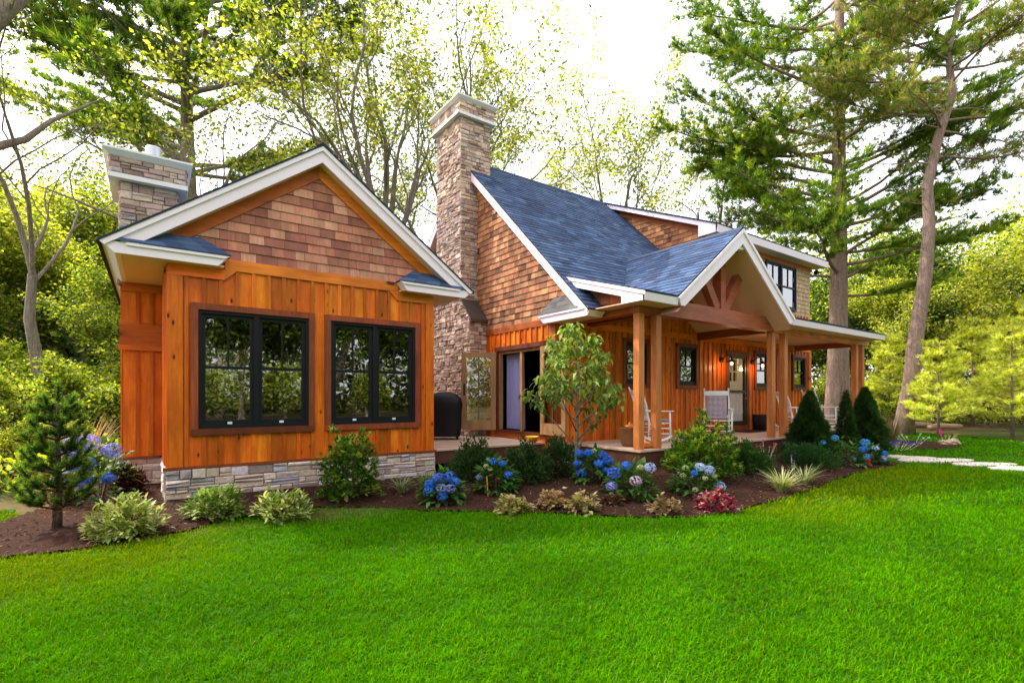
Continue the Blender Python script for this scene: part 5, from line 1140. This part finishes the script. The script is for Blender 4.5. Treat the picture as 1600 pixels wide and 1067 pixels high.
# crock with gourds, orange gourd on the floor
mb = MB(); mb.lathe([(.02, .0), (.13, .0), (.16, .05), (.175, .2), (.17, .33), (.185, .35), (.185, .37), (.15, .37), (.15, .3), (.02, .28)], n=28); o = mb.build('crock', m_plain('brown_stoneware', (.20, .09, .035), .5, .4, var=.2, scale=5), None, smooth=True); o.location = (7.62, 6.72, FL+.001); tag(o, 'brown stoneware crock on the porch behind the corner post', 'crock')
gm = m_plain('orange_gourd_skin', (.62, .20, .03), .35, .5, var=.3, scale=8)
def gourd(loc, r, label, rz, tilt, name='gourd', squash=.85):
    bm_ = MB(); N_ = 24; prof = [(.05, -.5), (.6, -.46), (.95, -.2), (1, .05), (.85, .35), (.5, .5), (.33, .62), (.24, .85), (.22, 1.1), (.1, 1.25)]
    for rr, zz in prof:
        for k in range(N_): a = 6.283*k/N_; f = 1+.05*math.cos(a*8); bm_.v.append((math.cos(a)*rr*r*f+.25*r*max(0, zz-.4)**1.5, math.sin(a)*rr*r*f, zz*r*squash))
    for j in range(len(prof)-1):
        for k in range(N_): bm_.face([j*N_+k, j*N_+(k+1) % N_, (j+1)*N_+(k+1) % N_, (j+1)*N_+k])
    bm_.face(list(range(N_))[::-1]); bm_.face([(len(prof)-1)*N_+k for k in range(N_)]); o = bm_.build(name, gm, None, smooth=True); o.location = loc; o.rotation_euler = (tilt, 0, rz); tag(o, label, 'gourd', 'autumn gourds on the porch')
gourd((7.58, 6.28, FL+.062), .115, 'large orange gourd on the porch floor between the corner posts', 2.2, .5); gourd((7.58, 6.68, FL+.385), .09, 'pale orange gourd with upright neck on top of the crock', 1.2, .1); gourd((7.70, 6.76, FL+.37), .075, 'small dark gourd lying beside the upright one in the crock', 4.2, 1.1)
# planter, doormat
mb = MB(); mb.lathe([(.02, 0), (.19, 0), (.225, .44), (.235, .46), (.21, .46), (.19, .36), (.02, .35)], n=28); o = mb.build('planter', m_plain('dark_planter', (.035, .025, .02), .5, .3), None, smooth=True); o.location = (14.35, 7.72, FL+.001); tag(o, 'dark round planter under the window right of the front door', 'planter')
mb = MB(); mb.box(13.1, 14.3, 7.35, 7.95, FL+.001, FL+.018); o = mb.build('doormat', m_plain('doormat_fibre', (.05, .035, .028), .95, .05, bump=.6), None, bevel=.006); tag(o, 'dark doormat before the glazed front door', 'doormat')
# far island bed of mulch
# ------------------------------------------------------------------ trees
def polyline(p, d, L, n, wob, up, rs):
    pts = [np.array(p, float)]; d = np.array(d, float)
    for k in range(n):
        d = d+rs.normal(0, wob, 3)+np.array([0, 0, up]); d /= np.linalg.norm(d); pts.append(pts[-1]+d*L/n)
    return pts, d
def broadleaf(name, label, loc, H, seed, r0=.18, spread=.55, trunk_frac=.3, pal=None, leaf=.17, nleaf=9, lev=4, cat='tree', group=None, rz=0, bark='bark', lean=(0, 0), stems=1, sig=.34, crown_low=0., airy=1., droop=0.):
    """tapered trunk, recursive limbs, crown of many single leaves hung along the outer twigs"""
    rs = np.random.default_rng(seed); t = thing(name, label, cat, loc, rz, group); mb = MB(); tips = []
    def grow(p, d, L, r, lv):
        n = 4 if lv < lev else 3
        pts, dd = polyline(p, d, L, n, .10+.05*lv, .05 if lv else .02, rs)
        rr = [r*(1-.45*k/n) for k in range(n+1)]
        mb.tube([tuple(q) for q in pts], rr, 8 if lv == 0 else (6 if lv == 1 else (4 if lv == 2 else 3)), cap=False)
        if lv >= lev-1:
            for q in pts[1:]: tips.append((q, dd))
        if lv == lev: return
        nc = rs.integers(3, 5) if lv else rs.integers(4, 6)
        for k in range(nc):
            f = rs.uniform(.45, 1.0) if lv else rs.uniform(max(.35, .9-crown_low), 1.0)
            if k == 0: f = 1.
            i = min(n-1, int(f*n)); q = pts[i]+(pts[i+1]-pts[i])*(f*n-i) if f < 1 else pts[-1]
            a = rs.uniform(0, 6.283); s = spread*rs.uniform(.7, 1.35) if k else spread*.35
            u = unit(np.cross(dd, rs.normal(size=3))[None])[0]; w = np.cross(dd, u)
            nd = dd*math.cos(s)+(u*math.cos(a)+w*math.sin(a))*math.sin(s); grow(q, nd, L*rs.uniform(.55, .8), rr[min(i+1, n)]*(.75 if k == 0 else rs.uniform(.45, .65)), lv+1)
    for s in range(stems):
        a = 6.283*s/max(1, stems)+seed; e = .0 if stems == 1 else .28
        d0 = unit(np.array([[lean[0]+math.cos(a)*e, lean[1]+math.sin(a)*e, 1.]]))[0]
        grow((math.cos(a)*.25*(stems > 1), math.sin(a)*.25*(stems > 1), -.2), d0, H*trunk_frac*(rs.uniform(.85, 1.15) if stems > 1 else 1), r0*(1 if stems == 1 else .75), 0)
    T_ = np.array([q for q, _ in tips]); k_ = rs.uniform(0, 1, len(T_)) < airy; T_ = T_[k_]
    hmax, hmin = T_[:, 2].max(), T_[:, 2].min()
    i = np.repeat(np.arange(len(T_)), nleaf); n = len(i); P = T_[i]+rs.normal(0, sig, (n, 3))*np.array([1, 1, .75])
    D = rdir(n); D[:, 2] = D[:, 2]*.6-.15-droop; D = unit(D)
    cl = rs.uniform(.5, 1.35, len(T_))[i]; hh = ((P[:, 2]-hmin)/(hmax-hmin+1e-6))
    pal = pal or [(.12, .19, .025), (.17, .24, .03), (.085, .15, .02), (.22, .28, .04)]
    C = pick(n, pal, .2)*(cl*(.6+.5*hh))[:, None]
    fb = FB(); fb.leaves(P, D, leaf*rs.uniform(.6, 1.3, n), leaf*.62*rs.uniform(.7, 1.2, n), C, .12)
    fb.build('crown', M['tree_leaf'], t); mb.build('trunk', M[bark], t, local=True, smooth=True); return t
def pine(name, label, loc, path, r0, branches, seed, pal=None, cat='pine', bark='bark', nl=.26, wid=.02, dens=1., group=None, scale=1., rz=0, tuft=1., dead=()):
    """white-pine habit: trunk, long whorled limbs carrying flat plates of needle tufts; branches = (height, azimuth, length, rise, foliage share)"""
    rs = np.random.default_rng(seed); t = thing(name, label, cat, loc, rz, group); mb = MB(); fb = FB(); path = [np.array(p, float) for p in path]
    top = path[-1][2]; rr = [r0*(1-.8*max(0, p[2])/top)*(1.25 if p[2] < .4 else 1) for p in path]; mb.tube([tuple(p) for p in path], rr, 12)
    zs = [p[2] for p in path]
    def at(z): return np.array([np.interp(z, zs, [p[k] for p in path]) for k in range(3)])
    pal = pal or [(.11, .21, .03), (.17, .28, .035), (.075, .15, .025), (.32, .40, .05)]
    Pt, Dt, Ct = [], [], []
    for bz, az, L, rise, fol in branches:
        p = at(bz); d = np.array([math.cos(az), math.sin(az), rise]); d /= np.linalg.norm(d); n = 6
        pts, dd = polyline(p, d, L, n, .07, .035 if fol > 0 else .0, rs); rb = r0*.16*(L/5)**.6+.012; mb.tube([tuple(q) for q in pts], [rb*(1-.82*k/n) for k in range(n+1)], 5, cap=False)
        hd = np.array([math.cos(az), math.sin(az), 0]); sd = np.array([-hd[1], hd[0], 0]); bc = rs.uniform(.65, 1.3)
        m_ = int((5+L*2.6)*(1 if fol > 0 else .6))
        for k in range(m_):
            f = rs.uniform(.12 if fol <= 0 else 1-fol, 1.); i = min(n-1, int(f*n)); q = pts[i]+(pts[i+1]-pts[i])*(f*n-i); s = rs.choice([-1, 1])
            l2 = (L*.34*(1.15-f*.75)+.25)*rs.uniform(.6, 1.2); d2 = unit((hd*rs.uniform(.5, 1.1)+sd*s*rs.uniform(.4, 1.)+np.array([0, 0, rs.uniform(-.05, .35)]))[None])[0]
            sub, _ = polyline(q, d2, l2, 3, .1, .03, rs); mb.tube([tuple(x) for x in sub], [.014, .010, .007, .004], 3, cap=False)
            if fol > 0:
                nt_ = int((3+l2*5)*tuft)
                for j in range(nt_):
                    g = (j+1)/nt_; ii = min(2, int(g*3)); c = sub[ii]+(sub[ii+1]-sub[ii])*(g*3-ii)+rs.normal(0, .09, 3)*np.array([1, 1, .5])
                    Pt.append(c); Dt.append(unit((d2*.6+np.array([0, 0, .55])+rs.normal(0, .3, 3))[None])[0]); Ct.append(np.array(pal[rs.integers(0, len(pal))])*bc*rs.uniform(.75, 1.25))
    if Pt:
        k = max(4, int(11*dens)); i = np.repeat(np.arange(len(Pt)), k); P = np.array(Pt)[i]; D = unit(np.array(Dt)[i]+rdir(len(i))*.8); C = np.array(Ct)[i]*rs.uniform(.75, 1.25, (len(i), 1))
        fb.needles(P+rs.normal(0, .03, P.shape), D, nl*rs.uniform(.6, 1.2, len(i)), wid, C)
    for bz, az, L, rise in dead: pass
    if Pt: fb.build('crown', M['needle'], t)
    mb.build('trunk', M[bark], t, local=True, smooth=True); return t
def gp(px, d): x, y = pt(px, d); return (x, y, gz1(x, y))
VIEW = math.atan2(SN, CS); AR = VIEW-math.pi/2; AL = VIEW+math.pi/2          # azimuths: into the view, to its right, to its left
rp = np.random.default_rng(99)
# --- the two great white pines and the red pine
br = []
for z in np.arange(5.2, 9.4, .62): br.append((z, AL+rp.uniform(-.9, .9) if rp.random() < .5 else AR+rp.uniform(-.9, .9), rp.uniform(3, 5.2), rp.uniform(.0, .55), 0))
for z in np.arange(8.6, 19.5, .26): br.append((z, rp.uniform(0, 6.283), (4.4+2.0*rp.random())*(1-.5*(z-8)/14), rp.uniform(.05, .5), .72))
for z, az, L, rs_ in ((9.2, AL+.2, 6.6, .35), (10.2, AL-.3, 6.8, .30), (11.2, AL+.5, 6.8, .25), (12.2, AL-.1, 6.4, .2), (10.6, AR-.1, 7.0, .32), (12.4, AR+.2, 7.4, .25), (13.4, AR-.3, 7.0, .2), (9.6, AL-.7, 5.5, .3), (13.2, AL+.2, 6.5, .15), (8.8, AR+.3, 4.6, .45), (11.6, AR+.05, 6.6, .1), (14.2, AL+.35, 6.5, .1), (14.6, AR-.1, 7., .05)): br.append((z, az, L, rs_, .7))
pine('tall_pine', 'tall white pine rising behind the sunroom roof, with bare lower limbs', gp(294, 24), [(0, 0, -.2), (.05, 0, .5), (.1, .02, 7), (-.02, .05, 13), (-.1, .02, 18), (-.05, 0, 23)], .55, [(z*1.36, a, l*1.36, r, f) for z, a, l, r, f in br if z*1.36 < 22.5], 3, bark='bark', dens=1.5, nl=.36, wid=.04, tuft=1.0)
br = []
for z in np.arange(6.2, 23, .33): br.append((z, rp.uniform(0, 6.283), (4.6+2.2*rp.random())*(1-.45*max(0, z-8)/16), rp.uniform(-.05, .4), .78))
for z, az, L, rs_ in ((8.0, AL+.1, 5.4, .25), (8.6, AL+.3, 5.6, .2), (9.6, AL-.2, 6.2, .35), (11.2, AL+.1, 7.6, .30), (12.2, AL-.1, 7.2, .28), (14.0, AL+.15, 6.6, .2), (15.2, AL-.2, 6.8, .15), (17, AL, 6.4, .15), (18.6, AL+.2, 6, .1), (7.4, AR, 5, .1), (9, AR+.2, 5.5, .15), (11, AR-.2, 6, .2), (13, AR, 6.5, .12), (15.5, AR+.2, 6.5, .1), (5.6, AR-.2, 3.6, .0), (6.4, AL-.3, 3.8, .05)): br.append((z, az, L, rs_, .75))
br = [(z*1.12, a, l*1.12, r, f) for z, a, l, r, f in br]
x, y, z = gp(1309, 24)
pine('tall_pine', 'massive white pine with layered foliage beyond the far end of the porch', (x, y, z), [(0, 0, -.4), (-.02, 0, .3), (.05, 0, 4.5), (.12, 0, 9), (.25, .05, 14), (.3, .05, 20), (.35, 0, 28)], .46, br, 5, bark='bark_red', dens=1.35, nl=.32, wid=.034, tuft=1.25)
x, y, z = gp(1413, 20); rb_ = lambda px, py: ((px-1413)/F*20*SN, -(px-1413)/F*20*CS, CH+(HY-py)/F*20-z)
br = []
for zz in np.arange(11.8, 16.6, .3): br.append((zz, rp.uniform(0, 6.283), 3.2+1.8*rp.random(), rp.uniform(-.1, .35), .8))
for zz, az, L, rs_ in ((11, AR, 4.6, .05), (12, AR+.2, 5.0, .1), (12.6, AL-.2, 5.0, .1), (13.8, AL+.1, 5.4, .05), (14.6, AL, 5., .1), (14.4, AR, 4.6, .1), (15.6, AL+.3, 5., .05)): br.append((zz, az, L, rs_, .7))
for zz, az, L, rs_ in ((8.3, AR, 2.1, .35), (9.1, AL, 1.2, .1), (9.7, AL+.2, 1.4, .05), (10.8, AR, 1.5, .4), (10.7, AL, 2.3, .0), (7.3, AL, .6, .3), (6.8, AR, .7, .4), (12.1, AL, 1.8, .2), (12.8, AR, 2.0, .15)): br.append((zz, az, L, rs_, 0))
pine('red_pine', 'bare crooked reddish pine trunk leaning right, crown out of sight above', (x, y, z), [(0, 0, -.3), rb_(1414, 650), rb_(1424, 600), rb_(1432, 520), rb_(1446, 430), rb_(1452, 350), rb_(1449, 290), rb_(1466, 215), rb_(1488, 150), rb_(1482, 80), rb_(1500, 0), rb_(1506, -60)], .32, br, 8, [(.24, .32, .05), (.36, .34, .10), (.17, .28, .045), (.46, .40, .18)], bark='bark_red', dens=.95, nl=.3, wid=.03)
# --- broadleaved trees one can tell apart
YG = [(.46, .52, .04), (.60, .62, .08), (.27, .37, .025), (.78, .76, .28), (.16, .24, .02)]; MG = [(.22, .33, .025), (.34, .43, .03), (.09, .16, .015), (.60, .62, .14)]; DG = [(.035, .075, .016), (.055, .10, .018), (.025, .055, .012), (.08, .13, .02)]  # palest entries paint sunlit highlights into the leaf colours
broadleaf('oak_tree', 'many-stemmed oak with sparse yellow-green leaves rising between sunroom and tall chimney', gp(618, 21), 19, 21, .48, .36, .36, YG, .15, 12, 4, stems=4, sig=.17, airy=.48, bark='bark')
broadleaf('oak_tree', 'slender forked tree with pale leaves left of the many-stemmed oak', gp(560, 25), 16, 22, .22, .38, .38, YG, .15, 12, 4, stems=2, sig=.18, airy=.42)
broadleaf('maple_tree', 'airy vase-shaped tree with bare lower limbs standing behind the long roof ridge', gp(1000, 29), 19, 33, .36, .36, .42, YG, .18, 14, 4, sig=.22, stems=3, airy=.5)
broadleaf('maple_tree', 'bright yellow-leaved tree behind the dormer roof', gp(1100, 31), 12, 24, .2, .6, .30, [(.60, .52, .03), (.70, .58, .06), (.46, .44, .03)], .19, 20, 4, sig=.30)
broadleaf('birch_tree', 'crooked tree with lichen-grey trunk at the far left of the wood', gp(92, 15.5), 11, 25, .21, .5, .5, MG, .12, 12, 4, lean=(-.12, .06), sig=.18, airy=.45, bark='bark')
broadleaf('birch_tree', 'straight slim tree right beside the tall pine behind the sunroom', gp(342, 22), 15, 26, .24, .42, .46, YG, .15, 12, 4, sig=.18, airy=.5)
# --- the wood: a few kinds, each copied tree by tree
kinds = {
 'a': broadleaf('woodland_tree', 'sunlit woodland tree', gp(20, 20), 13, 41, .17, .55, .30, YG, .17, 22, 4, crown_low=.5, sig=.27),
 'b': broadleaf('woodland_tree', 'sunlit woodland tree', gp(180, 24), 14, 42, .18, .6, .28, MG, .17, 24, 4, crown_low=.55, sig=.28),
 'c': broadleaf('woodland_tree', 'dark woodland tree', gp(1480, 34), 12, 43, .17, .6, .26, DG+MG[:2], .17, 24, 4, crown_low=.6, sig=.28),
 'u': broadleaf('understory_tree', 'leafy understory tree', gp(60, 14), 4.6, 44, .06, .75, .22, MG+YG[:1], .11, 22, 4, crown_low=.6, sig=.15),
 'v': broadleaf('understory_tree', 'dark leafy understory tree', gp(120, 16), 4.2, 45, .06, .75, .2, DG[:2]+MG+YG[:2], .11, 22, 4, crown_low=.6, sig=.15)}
sapb = []
for z in np.arange(.9, 5.4, .22):
    for k in range(3): sapb.append((z, rp.uniform(0, 6.283), 1.9*(1-.75*z/5.6)*rp.uniform(.8, 1.15), rp.uniform(.05, .35), .75))
for z in np.arange(.3, 1.6, .22): sapb.append((z, rp.uniform(0, 6.283), rp.uniform(1., 1.9), rp.uniform(-.1, .2), 0))
kinds['s'] = pine('pine_sapling', 'bright young white pine', gp(1450, 20.5), [(0, 0, -.1), (.02, 0, 2), (0, .03, 4), (0, 0, 5.8)], .07, sapb, 46, [(.78, .80, .14), (.88, .88, .28), (.50, .58, .06)], bark='bark_red', nl=.20, wid=.024, dens=1.1)  # sunlight on the needles is put into these pale yellow colours
COUNT = {}
def place(kind, px, d, s, label, group, rz=None, first=[True]):
    src = kinds[kind]
    if COUNT.get(kind): o = copy_tree(src)
    else: o = src; COUNT[kind] = True
    x, y, z = gp(px, d); o.location = (x, y, z); o.scale = (s, s, s*rp.uniform(.92, 1.1)); o.rotation_euler = (0, 0, rp.uniform(0, 6.283) if rz is None else rz)
    o['label'] = label; o['group'] = group; return o
GL = 'trees of the sunlit wood behind the sunroom'; LL = 'leafy tree of the backlit wood behind the sunroom'
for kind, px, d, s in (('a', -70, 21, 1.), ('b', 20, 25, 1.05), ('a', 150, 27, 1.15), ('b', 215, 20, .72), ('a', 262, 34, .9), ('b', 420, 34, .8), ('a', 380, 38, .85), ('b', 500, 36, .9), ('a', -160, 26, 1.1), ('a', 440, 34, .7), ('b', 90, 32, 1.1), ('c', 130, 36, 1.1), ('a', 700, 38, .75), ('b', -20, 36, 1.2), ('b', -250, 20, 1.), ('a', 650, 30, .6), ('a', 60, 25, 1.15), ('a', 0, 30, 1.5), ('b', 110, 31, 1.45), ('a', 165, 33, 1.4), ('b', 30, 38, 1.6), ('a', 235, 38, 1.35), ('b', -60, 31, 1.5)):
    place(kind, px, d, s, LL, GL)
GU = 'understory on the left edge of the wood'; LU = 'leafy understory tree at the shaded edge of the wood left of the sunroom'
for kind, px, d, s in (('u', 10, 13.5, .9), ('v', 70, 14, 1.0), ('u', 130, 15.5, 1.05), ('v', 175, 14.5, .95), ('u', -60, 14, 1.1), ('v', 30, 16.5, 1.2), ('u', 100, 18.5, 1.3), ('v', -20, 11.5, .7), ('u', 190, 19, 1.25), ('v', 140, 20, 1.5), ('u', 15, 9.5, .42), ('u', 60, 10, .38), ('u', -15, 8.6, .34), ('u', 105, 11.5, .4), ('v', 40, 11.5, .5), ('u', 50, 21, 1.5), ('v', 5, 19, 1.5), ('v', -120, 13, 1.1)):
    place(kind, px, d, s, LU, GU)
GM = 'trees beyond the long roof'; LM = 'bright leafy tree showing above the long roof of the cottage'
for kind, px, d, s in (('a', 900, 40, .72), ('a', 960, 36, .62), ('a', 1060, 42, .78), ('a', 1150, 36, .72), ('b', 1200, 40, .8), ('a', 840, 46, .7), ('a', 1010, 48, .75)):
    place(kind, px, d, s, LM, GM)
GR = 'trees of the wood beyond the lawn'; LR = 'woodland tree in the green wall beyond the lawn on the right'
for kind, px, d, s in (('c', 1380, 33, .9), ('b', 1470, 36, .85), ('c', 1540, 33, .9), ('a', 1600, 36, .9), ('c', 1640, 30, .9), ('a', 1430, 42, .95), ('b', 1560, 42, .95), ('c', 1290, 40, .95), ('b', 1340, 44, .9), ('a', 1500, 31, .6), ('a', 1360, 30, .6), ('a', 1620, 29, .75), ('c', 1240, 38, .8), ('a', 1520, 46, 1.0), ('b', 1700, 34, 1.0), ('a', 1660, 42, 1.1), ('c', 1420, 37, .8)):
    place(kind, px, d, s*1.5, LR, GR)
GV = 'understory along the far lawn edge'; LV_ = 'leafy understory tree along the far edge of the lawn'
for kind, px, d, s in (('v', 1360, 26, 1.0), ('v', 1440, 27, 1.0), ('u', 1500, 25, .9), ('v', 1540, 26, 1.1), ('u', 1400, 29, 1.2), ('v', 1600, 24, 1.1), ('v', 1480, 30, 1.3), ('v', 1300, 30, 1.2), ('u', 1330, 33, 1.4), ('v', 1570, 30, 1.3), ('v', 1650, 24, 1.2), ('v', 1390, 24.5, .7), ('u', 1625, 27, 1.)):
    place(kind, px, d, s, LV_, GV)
GS_ = 'young white pines at the far lawn edge'
for px, d, s, lab in ((1466, 18.5, .64, 'bright young white pine in front of the crooked red trunk'), (1582, 18, .72, 'bright young white pine at the right edge of the view'), (1520, 24, .85, 'young white pine between the two brighter ones'), (1625, 20, .9, 'young white pine just cut off by the right edge'), (1390, 25, .75, 'young white pine right behind the last porch posts')):
    place('s', px, d, s, lab, GS_)
# the wood behind the photographer, seen mirrored in the window panes
GB = 'trees facing the house across the lawn'; LB = 'woodland tree facing the house across the lawn, seen only mirrored in the panes'
def place_xy(kind, x, y, s):
    o = copy_tree(kinds[kind]); o.location = (x, y, gz1(x, y)); o.scale = (s, s, s*1.25); o.rotation_euler = (0, 0, rp.uniform(0, 6.283)); o['label'] = LB; o['group'] = GB
for kind, x, y, s in (('c', 0, -15, 1.2), ('b', 4.5, -18, 1.2), ('c', 8, -15, 1.2), ('c', 13, -18, 1.3), ('c', 18, -16, 1.2), ('b', 25, -19, 1.3), ('c', -5, -16, 1.2), ('v', 2.5, -12.5, 1.3), ('v', 6, -13, 1.5), ('v', 10.5, -13, 1.4), ('v', 15, -13.5, 1.5), ('v', -2, -12.5, 1.5), ('v', 20, -14, 1.6), ('v', 25, -14, 1.6), ('c', 31, -16, 1.3), ('b', 12, -26, 1.7), ('c', 4, -24, 1.8), ('c', 21, -24, 1.8), ('c', -8, -24, 1.8), ('c', 30, -26, 1.8), ('c', 40, -20, 1.6), ('v', 31, -13.5, 1.6), ('v', -7, -13, 1.5), ('c', 36, -10, 1.3), ('v', 37, -6, 1.6)): place_xy(kind, x, y, s)
# far-off wood: one mass of leaves between and behind the trunks
def far_wood():
    fb = FB(); rs = np.random.default_rng(77)
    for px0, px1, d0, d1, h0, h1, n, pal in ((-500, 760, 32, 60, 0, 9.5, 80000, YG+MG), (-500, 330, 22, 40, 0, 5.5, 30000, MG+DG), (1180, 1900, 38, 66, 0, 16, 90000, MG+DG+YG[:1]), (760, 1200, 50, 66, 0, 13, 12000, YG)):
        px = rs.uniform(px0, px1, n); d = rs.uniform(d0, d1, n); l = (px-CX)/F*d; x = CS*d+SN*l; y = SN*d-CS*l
        cl = np.sin(x*.9+np.sin(y*.7)*2)*np.sin(y*.8+np.sin(x*.5)); z = h0+(h1-h0)*rs.uniform(0, 1, n)**1.15*(1+.3*cl); k = rs.uniform(0, 1, n) < .6+.4*np.sin(x*1.7+z*1.3)*np.sin(z*1.9+y); x, y, z, d = x[k], y[k], z[k], d[k]; m_ = len(x)
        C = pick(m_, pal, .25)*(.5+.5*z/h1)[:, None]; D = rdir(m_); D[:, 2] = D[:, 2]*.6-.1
        fb.leaves(np.stack([x, y, z+gz(x, y)], 1), unit(D), .34*rs.uniform(.6, 1.3, m_), .24, C, .12)
    n = 46000; x = rs.uniform(-35, 70, n); y = rs.uniform(-46, -27, n); z = 10*rs.uniform(0, 1, n)**1.2*(1+.3*np.sin(x*.8)); D = rdir(n)
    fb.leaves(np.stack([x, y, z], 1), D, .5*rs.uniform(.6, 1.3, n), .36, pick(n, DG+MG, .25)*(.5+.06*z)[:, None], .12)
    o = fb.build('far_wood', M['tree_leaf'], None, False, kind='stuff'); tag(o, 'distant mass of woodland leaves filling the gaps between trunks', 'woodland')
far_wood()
def ground_cover():
    fb = FB(); rs = np.random.default_rng(78); n = 40000; px = np.concatenate([rs.uniform(-150, 205, n//2), rs.uniform(1290, 1750, n//2)]); d = np.concatenate([rs.uniform(7.5, 22, n//2), rs.uniform(25, 33, n//2)])
    l = (px-CX)/F*d; x = CS*d+SN*l; y = SN*d-CS*l; k = ~in_lawn(x, y) & ~in_bed(x, y) & ~((x > 6) & (x < 19.5) & (y < 16.5)) & ~((x > -1.2) & (x < 6) & (y < 14)); k &= (rs.uniform(0, 1, n) < .55+.45*np.sin(x*1.3+y)*np.sin(y*1.1-x*.4)); x, y = x[k], y[k]; m_ = len(x)
    P = np.stack([x, y, gz(x, y)+rs.uniform(0, .6, m_)**1.2], 1); D = rdir(m_, .4); fb.leaves(P, D, .13*rs.uniform(.6, 1.3, m_), .08, pick(m_, MG+DG+YG[:2], .25), .12)
    o = fb.build('ground_cover', M['tree_leaf'], None, False, kind='stuff'); tag(o, 'low leafy ground cover along the edge of the wood', 'ground cover')
ground_cover()
# limb of a big tree leaning in at the top left corner
def limb_tree():
    x, y = pt(-330, 11.4); t = thing('leaning_tree', 'grey limbs of a near tree reaching in at the upper left corner', 'tree', (x, y, 0)); mb = MB()
    def w(px, py, d): a, b = pt(px, d); return (a-x, b-y, CH+(HY-py)/F*d)
    mb.tube([(0, 0, -.2), (0, 0, 2.6), w(-300, 350, 11.4), w(-160, 150, 11.8), w(-20, 42, 12.2), w(34, -10, 12.6), w(120, -120, 13.3)], [.56, .48, .38, .28, .22, .19, .13], 10)
    mb.tube([w(-300, 350, 11.4), w(-120, 260, 12.5), w(0, 228, 13.6), w(40, 218, 14), w(78, 190, 14.6), w(120, 172, 15.2), w(170, 150, 16)], [.18, .13, .11, .09, .065, .04, .02], 8)
    mb.build('trunk', M['bark'], t, local=True, smooth=True)
limb_tree()
# ------------------------------------------------------------------ sky, sun
SUN = Vector((-.386, .605, .695)).normalized()
w = bpy.data.worlds.new('World'); SC.world = w; w.use_nodes = True; nt = w.node_tree; T = NT(nt)
for n in list(nt.nodes): nt.nodes.remove(n)
wo = nt.nodes.new('ShaderNodeOutputWorld'); bg = nt.nodes.new('ShaderNodeBackground'); sk = nt.nodes.new('ShaderNodeTexSky')
sk.sky_type = 'NISHITA'; sk.sun_disc = False; sk.sun_elevation = math.asin(SUN.z); sk.sun_rotation = math.atan2(SUN.x, SUN.y)
sk.air_density = 1.0; sk.dust_density = 4.0; sk.ozone_density = 1.0
nt.links.new(sk.outputs[0], bg.inputs[0]); bg.inputs[1].default_value = .12
bh = nt.nodes.new('ShaderNodeBackground'); bh.inputs[0].default_value = (1, .975, .99, 1); 
# bright summer haze over the whole sky, glowing more strongly around the sun
tc_ = nt.nodes.new('ShaderNodeTexCoord'); dt = nt.nodes.new('ShaderNodeVectorMath'); dt.operation = 'DOT_PRODUCT'; dt.inputs[1].default_value = tuple(SUN); nt.links.new(tc_.outputs['Generated'], dt.inputs[0])
gl_ = T.math('MULTIPLY', T.math('POWER', T.math('MAXIMUM', dt.outputs['Value'], 0.0), 22.0), 15.0)
nt.links.new(T.math('ADD', gl_, 1.62), bh.inputs[1])
ad = nt.nodes.new('ShaderNodeAddShader'); nt.links.new(bg.outputs[0], ad.inputs[0]); nt.links.new(bh.outputs[0], ad.inputs[1]); nt.links.new(ad.outputs[0], wo.inputs[0])
sl_ = bpy.data.lights.new('sun', 'SUN'); sl_.energy = 5.0; sl_.angle = R(.53); sl_.color = (1, .94, .82)
so = bpy.data.objects.new('sun', sl_); COL.objects.link(so); so.rotation_euler = SUN.to_track_quat('Z', 'Y').to_euler(); so.location = SUN*60
SC.view_settings.view_transform = 'Standard'; SC.view_settings.look = 'None'; SC.view_settings.exposure = 0; SC.view_settings.gamma = 1
SC.render.engine = 'CYCLES'; c_ = SC.cycles; c_.max_bounces = 7; c_.diffuse_bounces = 3; c_.glossy_bounces = 3; c_.transmission_bounces = 5; c_.transparent_max_bounces = 10; c_.use_denoising = True; c_.caustics_reflective = False; c_.caustics_refractive = False
